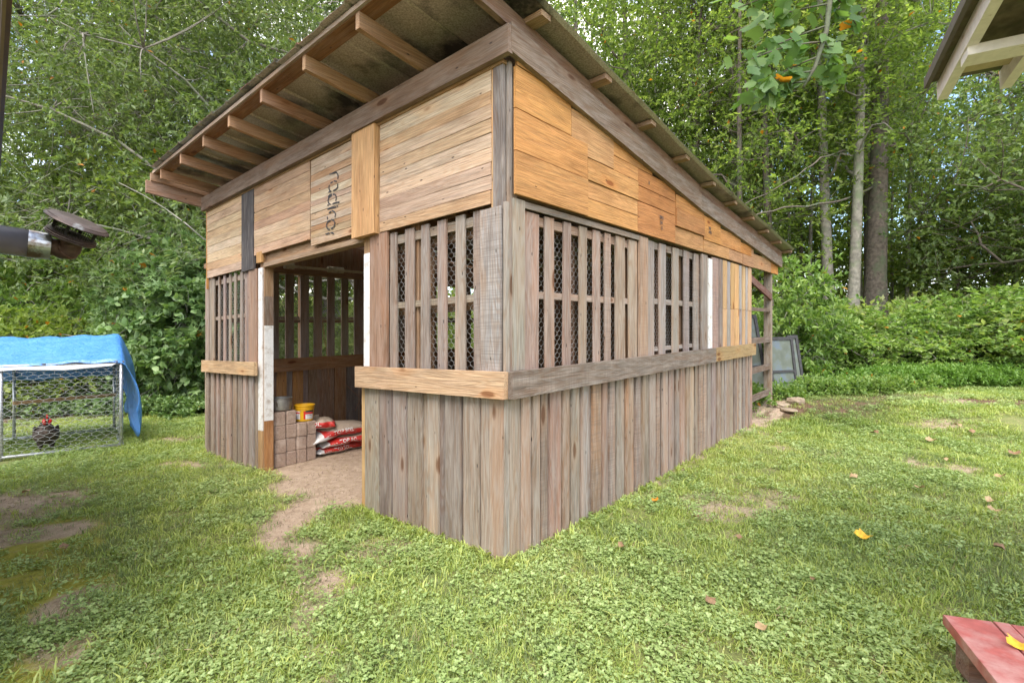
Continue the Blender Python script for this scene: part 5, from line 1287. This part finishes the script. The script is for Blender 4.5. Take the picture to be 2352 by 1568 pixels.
for px, py, s_, c in ((1428, 1270, .05, 'brown'), (1630, 1398, .05, 'brown'), (1752, 1463, .05, 'tan'), (2112, 1132, .06, 'tan'), (1960, 1108, .07, 'tan'), (2140, 1020, .09, 'tan'), (2010, 1002, .08, 'brown'), (2275, 1163, .06, 'tan'), (2285, 1186, .07, 'tan'),
                      (2300, 1105, .07, 'tan'), (2295, 1275, .06, 'brown'), (1790, 1000, .06, 'tan'), (2200, 985, .07, 'tan'), (2170, 1065, .05, 'tan'), (1600, 1200, .04, 'brown'), (2230, 1000, .07, 'brown'), (150, 1270, .05, 'brown'), (60, 1140, .06, 'tan'), (1700, 1250, .04, 'brown'), (2330, 1050, .09, 'brown'), (1870, 1350, .035, 'brown')):
    dead_leaf(px, py, s_, c, gl, 'brown fallen leaves scattered over the lawn')

# ================================================================== TREES AND SHRUBS
def place(name, meshes, x, y, label, cat, group=None, rz=0, sc=1.0, sz=None, zoff=0):
    trunk, crown = meshes
    e = empty(name, (x, y, float(gz(x, y)) + zoff), label, cat, group, rz); e.scale = (sc, sc, sz or sc)
    for nm, me in (('trunk', trunk), ('crown', crown)):
        if me is None: continue
        o = bpy.data.objects.new(nm, me); COL.objects.link(o); o.parent = e
    return e
# big oak spreading over the left side (trunk stands behind the shed)
def oak_centers(g):
    o = []
    while len(o) < 640:
        x = g.uniform(-11.5, 3.2); y = g.uniform(-4.2, 1.6); z = g.uniform(2.2, 12.5)
        lowlim = 2.4 + .16 * abs(x + 5) + (1.2 if x > -1 else 0)
        if z < lowlim: continue
        if y < -2.2 and z > 10: continue
        if x > 1.5 and z < 6: continue
        o.append((x, y, z))
    return np.array(o)
oak = tree_meshes('oak', 5, 13, .36, oak_centers, .95, 15, 11, .115, .048, T_DIA, LEAF_OAK, BARK_LIGHT, limb_r=.05, rosette=True, limb_frac=.7, twig_w=.004, mains=16)
place('oak_tree', oak, -2.6, 12.2, 'huge spreading oak whose grey green leaves fill the sky left of the shed', 'tree')
place('oak_tree', oak, -7.5, 20.5, 'second oak crown standing farther back behind the huge one on the left', 'tree', None, .5, 1.15)
place('oak_tree', oak, -15.5, 17.5, 'third oak crown at the far left, behind the roof edge of the neighbouring house', 'tree', None, 2.6, 1.1)
# forest prototypes
def tall_centers(K, z0, z1, rad):
    def f(g):
        o = []
        while len(o) < K:
            z = g.uniform(z0, z1) if g.random() < .94 else g.uniform(z0 - 2, z0); q = (z - z0) / (z1 - z0)
            rr = rad * (math.sin(max(.12, min(1, q * .9 + .12)) * math.pi) ** .6); a = g.uniform(0, 6.283); r_ = rr * math.sqrt(g.random())
            o.append((r_ * math.cos(a), r_ * math.sin(a), z))
        return np.array(o)
    return f
tallA = tree_meshes('tallA', 11, 19, .26, tall_centers(150, 6.5, 19, 3.6), 1.05, 14, 8, .155, .085, T_DIA, LEAF_FOREST, BARK_DARK, limb_r=.06, limb_frac=.7)
tallB = tree_meshes('tallB', 12, 20, .17, tall_centers(120, 8, 20, 3.0), 1.0, 13, 8, .15, .085, T_DIA, LEAF_FOREST, BARK_LIGHT, lean=(-.8, .3), limb_r=.05, limb_frac=.7)
tallC = tree_meshes('tallC', 13, 17, .13, tall_centers(130, 4.5, 17, 2.8), .95, 13, 8, .145, .085, T_DIA, LEAF_FOREST, BARK_DARK, lean=(.5, .3), limb_r=.045, limb_frac=.8)
tallE = tree_meshes('tallE', 19, 20, .34, tall_centers(100, 8.5, 20, 2.7), 1.0, 14, 8, .155, .085, T_DIA, LEAF_FOREST, BARK_DARK, limb_r=.06, limb_frac=.7)
under = tree_meshes('under', 14, 6.5, .06, ellipsoid_centers(85, 0, 0, 3.9, 2.3, 2.3, 2.8), .8, 14, 10, .13, .085, T_DIA, LEAF_FOREST, BARK_DARK, limb_r=.025)
lowB = tree_meshes('low', 15, 9, .13, ellipsoid_centers(170, 0, 0, 5.4, 4.2, 3.6, 4.4), .95, 13, 9, .13, .08, T_DIA, leaf_material('dark_leaf', [(0, (.06, .11, .035)), (.45, (.14, .21, .06)), (.8, (.22, .30, .09)), (1, (.38, .43, .24))], .45, .5, .004), BARK_DARK, limb_r=.05)
GF_ = 'forest trees behind the shed'
for (px, Y, ms, sc, sz, rz, lab) in [
    (2013, 16, tallE, 1.0, 1.0, .3, 'thickest dark furrowed trunk right of the shed, standing among the woods'),
    (1990, 19, tallA, .8, 1.0, 2, 'dark straight tree half hidden behind the thickest trunk'),
    (1947, 15, tallB, 1.0, 1.0, 3.3, 'slender pale grey tree, right one of the pale pair'),
    (1917, 15.6, tallB, 1.05, 1.0, .2, 'slender pale grey tree that leans left, left one of the pale pair'),
    (1968, 19.5, tallB, .8, 1.0, 1.2, 'thin pale tree behind the pair of pale trunks'),
    (1684, 17, tallA, .75, 1.0, 1.0, 'straight dark tree rising over the low end of the shed roof'),
    (1700, 15, tallC, .75, 1.0, 4.0, 'thin crooked tree just right of the straight dark tree over the roof'),
    (1785, 15.5, tallC, 1.1, 1.0, 2.4, 'leaning dark tree above the end of the porch roof'),
    (1587, 18, tallC, .9, 1.05, 5.0, 'narrow tree above the middle of the sloping roof'),
    (1346, 17, tallC, .9, 1.1, 3.0, 'leafy tree rising just right of the roof peak'),
    (1440, 20, tallA, .8, 1.0, 2.2, 'leafy tree behind the upper half of the sloping roof')]:
    x, y = at(px, Y); place('forest_tree', ms, x, y, lab, 'tree', GF_, rz, sc, sz)
gl2 = 'tree of the background woods'
gtr = np.random.default_rng(77)
for (px, Y) in ((2290, 21), (1850, 22), (1740, 24), (2080, 26), (1640, 24), (1520, 23), (1050, 22), (860, 20), (560, 21), (200, 19), (1250, 23), (2380, 24), (-150, 17), (1960, 29), (1420, 29)):
    x, y = at(px, Y); place('forest_tree', (tallA, tallB, tallC)[int(gtr.integers(3))], x, y, gl2, 'tree', 'trees of the background woods', gtr.uniform(0, 6), gtr.uniform(.8, 1.05), 1.0)
for (px, Y, sc, lab) in ((2450, 12.5, 1.0, 'low branching dark green tree overhanging the right edge of the yard'), (2800, 13, 1.15, 'bushy dark tree beyond the right edge of the yard'), (2330, 18, .95, 'dark bushy tree standing back between the thickest trunk and the roof corner')):
    x, y = at(px, Y); place('bushy_tree', lowB, x, y, lab, 'tree', None, sc * 5, sc)
poleD = tree_meshes('pole', 16, 18, .085, tall_centers(95, 8, 18, 1.9), .8, 13, 10, .13, .075, T_DIA, LEAF_FOREST, BARK_LIGHT, lean=(.3, -.2), limb_r=.03, limb_frac=.8, mains=7)
for i_, (px, Y) in enumerate(((1640, 19), (1715, 21), (1760, 18.5), (1815, 20.5), (1860, 19), (1885, 23), (1975, 22), (2050, 21), (2085, 19), (2110, 24), (1600, 22), (1500, 19), (1400, 22), (1735, 26), (1835, 27), (2035, 27)  )):
    x, y = at(px, Y); place('forest_tree', poleD, x, y, 'slim pole like tree among the background woods', 'tree', 'slim trees of the background woods', i_ * 1.7, .8 + .03 * (i_ % 7), 1.0)
thick = [o for o in bpy.data.objects if o.get('label', '').startswith('thickest dark')][0]; pale = [o for o in bpy.data.objects if o.get('label', '').startswith('slender pale grey tree, right')][0]
def limb_on(par, pts, r0):
    q = []
    for px, py, Y in pts: x, y = at(px, Y); q.append(Vector((x, y, CAMH + (784 - py) * Y / 1133)))
    q = [a.lerp(b, t) + Vector((0, 0, .03 * math.sin(5 * t + i))) for i, (a, b) in enumerate(zip(q, q[1:])) for t in (0, .33, .66)] + [q[-1]]
    m = MB(); m.tube(q, [r0 * (.35 + .65 * i / len(q)) for i in range(len(q))], 6); me = m.mesh('limb', [BARK_DARK], True); o = bpy.data.objects.new('limb', me); COL.objects.link(o); o.parent = par
    o.matrix_parent_inverse = (Matrix.Translation(par.location) @ par.rotation_euler.to_matrix().to_4x4() @ Matrix.Diagonal((*par.scale, 1))).inverted()
limb_on(thick, [(1727, 497, 13), (1800, 478, 13.5), (1880, 470, 14), (1950, 455, 15), (2005, 430, 16)], .045)
limb_on(pale, [(1700, 475, 13), (1790, 430, 13.4), (1850, 390, 13.8), (1885, 362, 14.3), (1940, 345, 15)], .03)
gl3 = 'young tree growing between the forest trunks'
for (px, Y) in ((1660, 20), (2200, 18), (2330, 17), (1560, 20), (1460, 22), (1950, 25), (100, 14.5), (330, 14), (520, 15), (-80, 13), (230, 16.5), (700, 17), (1820, 24), (2100, 24), (430, 13.5)):
    x, y = at(px, Y); place('sapling', under, x, y, gl3, 'sapling', 'young trees under the forest canopy', gtr.uniform(0, 6), gtr.uniform(.75, 1.15), 1.0)
# far woods: one mass
def far_woods():
    g = np.random.default_rng(55); K = 1900
    a = g.uniform(R(-62), R(62), K); r_ = g.uniform(27, 44, K); x = r_ * np.sin(a); y = r_ * np.cos(a)
    z = gz(x, y) + 21 * g.random(K) ** 1.6 * (.8 + .35 * np.sin(a * 9))
    V, F, b0, tip = spray(g, np.stack([x, y, z], 1), 2.0, 9, 9, .30, .18, T_DIA)
    o = link('distant_woods', np_mesh('distant_woods', V, F, [LEAF_FAR_LIT])); tag(o, 'distant green woods closing the view behind the trees', 'woods', kind='stuff')
far_woods()
def floor_green(name, pts, r_, label, ln, wd, tmpl, m_, hmax, seed, per=7):
    g = np.random.default_rng(seed); V, F, b0, tip = spray(g, pts, r_, 7, per, ln, wd, tmpl, upb=1.0, flat=1.0)
    o = link(name, np_mesh(name, V, F, [m_])); tag(o, label, 'undergrowth', kind='stuff')
g = np.random.default_rng(60)
K = 3600; a = g.uniform(R(-60), R(62), K); r_ = g.uniform(13, 30, K); x = r_ * np.sin(a); y = r_ * np.cos(a)
floor_green('undergrowth', np.stack([x, y, gz(x, y) + g.uniform(.0, 1.3, K) ** 1.2], 1), .55, 'leafy undergrowth covering the forest floor', .15, .09, T_DIA, LEAF_FAR_LIT, .5, 61)

# shrubs
def shrub_meshes(name, seed, rx, rz, K, cr, twigs, per, ln, wd, tmpl, m_, hollow=.35):
    return tree_meshes(name, seed, rz * 1.5, .022, ellipsoid_centers(K, 0, 0, rz, rx, rx, rz, hollow), cr, twigs, per, ln, wd, tmpl, m_, BARK_LIGHT, limb_r=.012, twig_w=.003, trunk_to=.6)
shA = shrub_meshes('shrubA', 31, 1.0, .85, 60, .32, 12, 9, .085, .05, T_OVAL, LEAF_SHRUB)
shB = shrub_meshes('shrubB', 32, .9, 1.1, 55, .36, 11, 9, .12, .06, T_OVAL, LEAF_SHRUB)
shC = shrub_meshes('shrubC', 33, 1.0, .8, 55, .34, 11, 9, .10, .055, T_OVAL, LEAF_LIME)
shD = shrub_meshes('shrubD', 34, .9, 1.5, 60, .38, 8, 8, .16, .15, T_STAR, LEAF_VINE)
shE = shrub_meshes('shrubE', 35, 1.0, 1.4, 65, .36, 9, 8, .12, .105, T_HEART, LEAF_VINE)
gs = 'shrubs along the edge of the woods'
for (px, Y, ms, sc, sz, lab) in [
    (1835, 9.6, shB, .9, 1.06, 'tall light green shrub right behind the porch post'),
    (1905, 10.2, shA, 1.1, 0.78, 'rounded green shrub beside the leaning window sashes'),
    (1990, 10.6, shB, 1.1, 0.65, 'broad leaved shrub in front of the pale pair of trunks'),
    (2070, 9.9, shA, 1.0, 0.68, 'dense green shrub in front of the thickest trunk'),
    (2160, 10.3, shB, 1.1, 0.74, 'large leaved arching shrub right of the thickest trunk'),
    (2230, 9.6, shA, 1.05, 0.68, 'green shrub behind the bright ground cover'),
    (2310, 9.9, shB, 1.1, 0.78, 'tall shrub near the right edge of the photo'),
    (2390, 9.3, shC, 1.15, 0.93, 'lime green shrub at the right edge of the photo'),
    (1940, 11.8, shA, 1.4, 0.93, 'second row shrub behind the window sashes'), (2120, 12, shA, 1.4, 0.93, 'second row shrub behind the large leaved one'), (2280, 12, shB, 1.3, 0.81, 'second row shrub under the overhanging tree'),
    (1790, 11, shB, 1.2, 0.81, 'shrub seen through the rear porch of the shed'), (1740, 10.4, shA, 1.1, 0.74, 'shrub close behind the tilting window sash'),
    (400, 9.6, shE, 1.0, 1.15, 'vine covered bush of heart shaped leaves against the left end of the shed'),
    (455, 9.9, shD, 1.05, 1.15, 'star leaved sweetgum sapling touching the left end of the shed'),
    (330, 9.9, shD, 1.0, 1.05, 'pale star leaved bush behind the tarp'),
    (390, 10.9, shE, 1.2, 1.35, 'tall vine thicket rising behind the heart leaved bush'),
    (230, 10.2, shA, 1.1, 1.15, 'green bush behind the ridge of the tarp'), (150, 9.8, shC, 1.1, 1.2, 'yellow green bush behind the middle of the tarp'), (50, 9.9, shC, 1.1, 1.3, 'yellow green bush behind the left end of the tarp'),
    (-40, 9.4, shC, 1.0, 1.2, 'yellow green bush at the left edge of the photo'), (110, 11.3, shA, 1.4, 1.6, 'darker bush in the second row behind the tarp'), (280, 11.8, shB, 1.3, 1.5, 'large bush between the tarp and the vine thicket'), (-60, 11.5, shB, 1.3, 1.5, 'dark bush beyond the left edge of the run'), (480, 11.5, shB, 1.2, 1.6, 'dark bush just behind the left wall of the shed')]:
    x, y = at(px, Y); place('shrub', ms, x, y, lab, 'shrub', gs, gtr.uniform(0, 6), sc, sz)
# low leafy cover
def cover(name, region, n, label, m_, ln, wd, h, seed, tm=T_DIA):
    g = np.random.default_rng(seed); xs = []; ys = []
    for (px, py, rx, ry, k) in region:
        cx, cy = px_ground(px, py); xs.append(cx + g.normal(0, rx, k)); ys.append(cy + g.normal(0, ry, k))
    x = np.concatenate(xs); y = np.concatenate(ys); u, v = uv_of(x, y); kk = ~((u > -.3) & (u < 5.2) & (v > -.3) & (v < 5.2)); x = x[kk]; y = y[kk]
    V, F, b0, tip = spray(g, np.stack([x, y, gz(x, y) + g.uniform(.02, h, len(x))], 1), .14, 5, 7, ln, wd, tm, upb=1.2, flat=1)
    o = link(name, np_mesh(name, V, F, [m_])); tag(o, label, 'ground cover', kind='stuff')
cover('ground_cover', [(2200, 885, .9, .35, 900), (2340, 880, .8, .4, 900), (2420, 885, .8, .4, 500), (2080, 893, .5, .2, 250)], 0, 'bright green low ground cover at the right edge of the lawn', LEAF_COVER, .07, .025, .28, 71)
cover('ivy_cover', [(430, 945, .5, .3, 500), (370, 930, .6, .35, 600), (250, 945, .8, .3, 400), (100, 945, 1.2, .3, 500)], 0, 'dark leafy weeds along the foot of the left bushes', LEAF_VINE, .07, .05, .25, 72, T_OVAL)
cover('weeds', [(1870, 905, .2, .12, 60), (1920, 905, .4, .15, 160), (2000, 903, .4, .15, 160), (1800, 915, .15, .1, 25), (1735, 925, .1, .15, 25)], 0, 'scattered weeds where lawn meets the right shrubs', LEAF_SHRUB, .06, .035, .15, 73, T_OVAL)

# tulip poplar: trunk behind the camera, branch hanging into view
def tulip():
    g = np.random.default_rng(91); base = Vector((5.2, -.6, 0)); e = empty('tulip_poplar', (base.x, base.y, float(gz(5.2, -.6))), 'tulip poplar whose large leaved branch with a few yellow leaves hangs in at the top', 'tree')
    m = MB(); m.tube([base + Vector((0, 0, -.3)), base + Vector((0, 0, 3)), base + Vector((-.1, .1, 6)), base + Vector((0, 0, 9))], [.24, .19, .15, .08], 10)
    tips = []
    def hang(pts, rad):
        m.tube(pts, rad, 6); return pts
    A = base + Vector((-.05, .05, 4.9))
    J = Vector((2.45, 3.5, 4.6)); hang(bez(A, Vector((4.2, 1.6, 5.7)), J, 9), [.06 - .004 * i for i in range(9)])
    main = [J, Vector((2.24, 3.45, 3.85)), Vector((2.18, 3.42, 3.45)), Vector((2.10, 3.42, 3.20)), Vector((2.02, 3.42, 3.06))]; hang(main, [.028, .02, .016, .013, .008])
    twigs = []
    def tw(a, b, sag=.05):
        a = Vector(a); b = Vector(b); mid = a.lerp(b, .5) + Vector((0, 0, sag)); p = bez(a, mid, b, 6); m.tube(p, [.007, .006, .005, .004, .004, .003], 5); twigs.append(p)
    for t, dx, dz in ((0.2, -.75, .0), (.45, -.85, -.05), (.8, -.75, -.18), (1.1, -.7, -.25), (1.5, -.62, -.1), (1.9, -.6, -.2), (2.3, -.55, -.18), (2.7, -.45, -.2), (3.2, -.4, -.15), (3.7, -.35, -.1), (.5, .35, -.15), (1.3, .3, -.12), (2.2, .22, -.2), (0, -.3, .2), (.3, -.5, .15), (.8, .3, .1)):
        i = min(3, int(t)); a = main[i].lerp(main[i + 1], t - i); tw(a, a + Vector((dx, g.uniform(-.25, .25), dz)))
    J2 = Vector((3.05, 2.9, 4.1)); hang(bez(A, Vector((4.6, 1.2, 5.4)), J2, 8), [.04 - .003 * i for i in range(8)])
    for dx, dz in ((-.02, -.9), (-.12, -.75), (.1, -.85), (-.2, -.55), (.05, -.6)): tw(J2, J2 + Vector((dx, g.uniform(-.1, .1), dz)), .0)
    m.build('trunk', BARK_DARK, e, True)
    Ps, Ds = [], []
    for p in twigs:
        for k in range(24):
            t = g.uniform(.1, 1); i = min(4, int(t * 5)); q = p[i].lerp(p[i + 1], t * 5 - i); Ps.append(tuple(q + Vector(g.normal(0, .035, 3)))); d = (p[i + 1] - p[i]).normalized(); Ds.append(tuple(d * .6 + Vector(g.normal(0, .55, 3)) + Vector((0, 0, -.45))))
    Ps = np.array(Ps); Ds = np.array(Ds); n = len(Ps); Nn = np.array((0, -.75, .6)) + g.normal(size=(n, 3)) * .5
    V, F = leaves(Ps, Ds, Nn, g.uniform(.06, .115, n), g.uniform(.065, .12, n), T_TULIP); link('crown', np_mesh('tulip_crown', V, F, [LEAF_TULIP]), None, e)
tulip()
# the shed owes its parts to copies of a few boards: nothing more to add
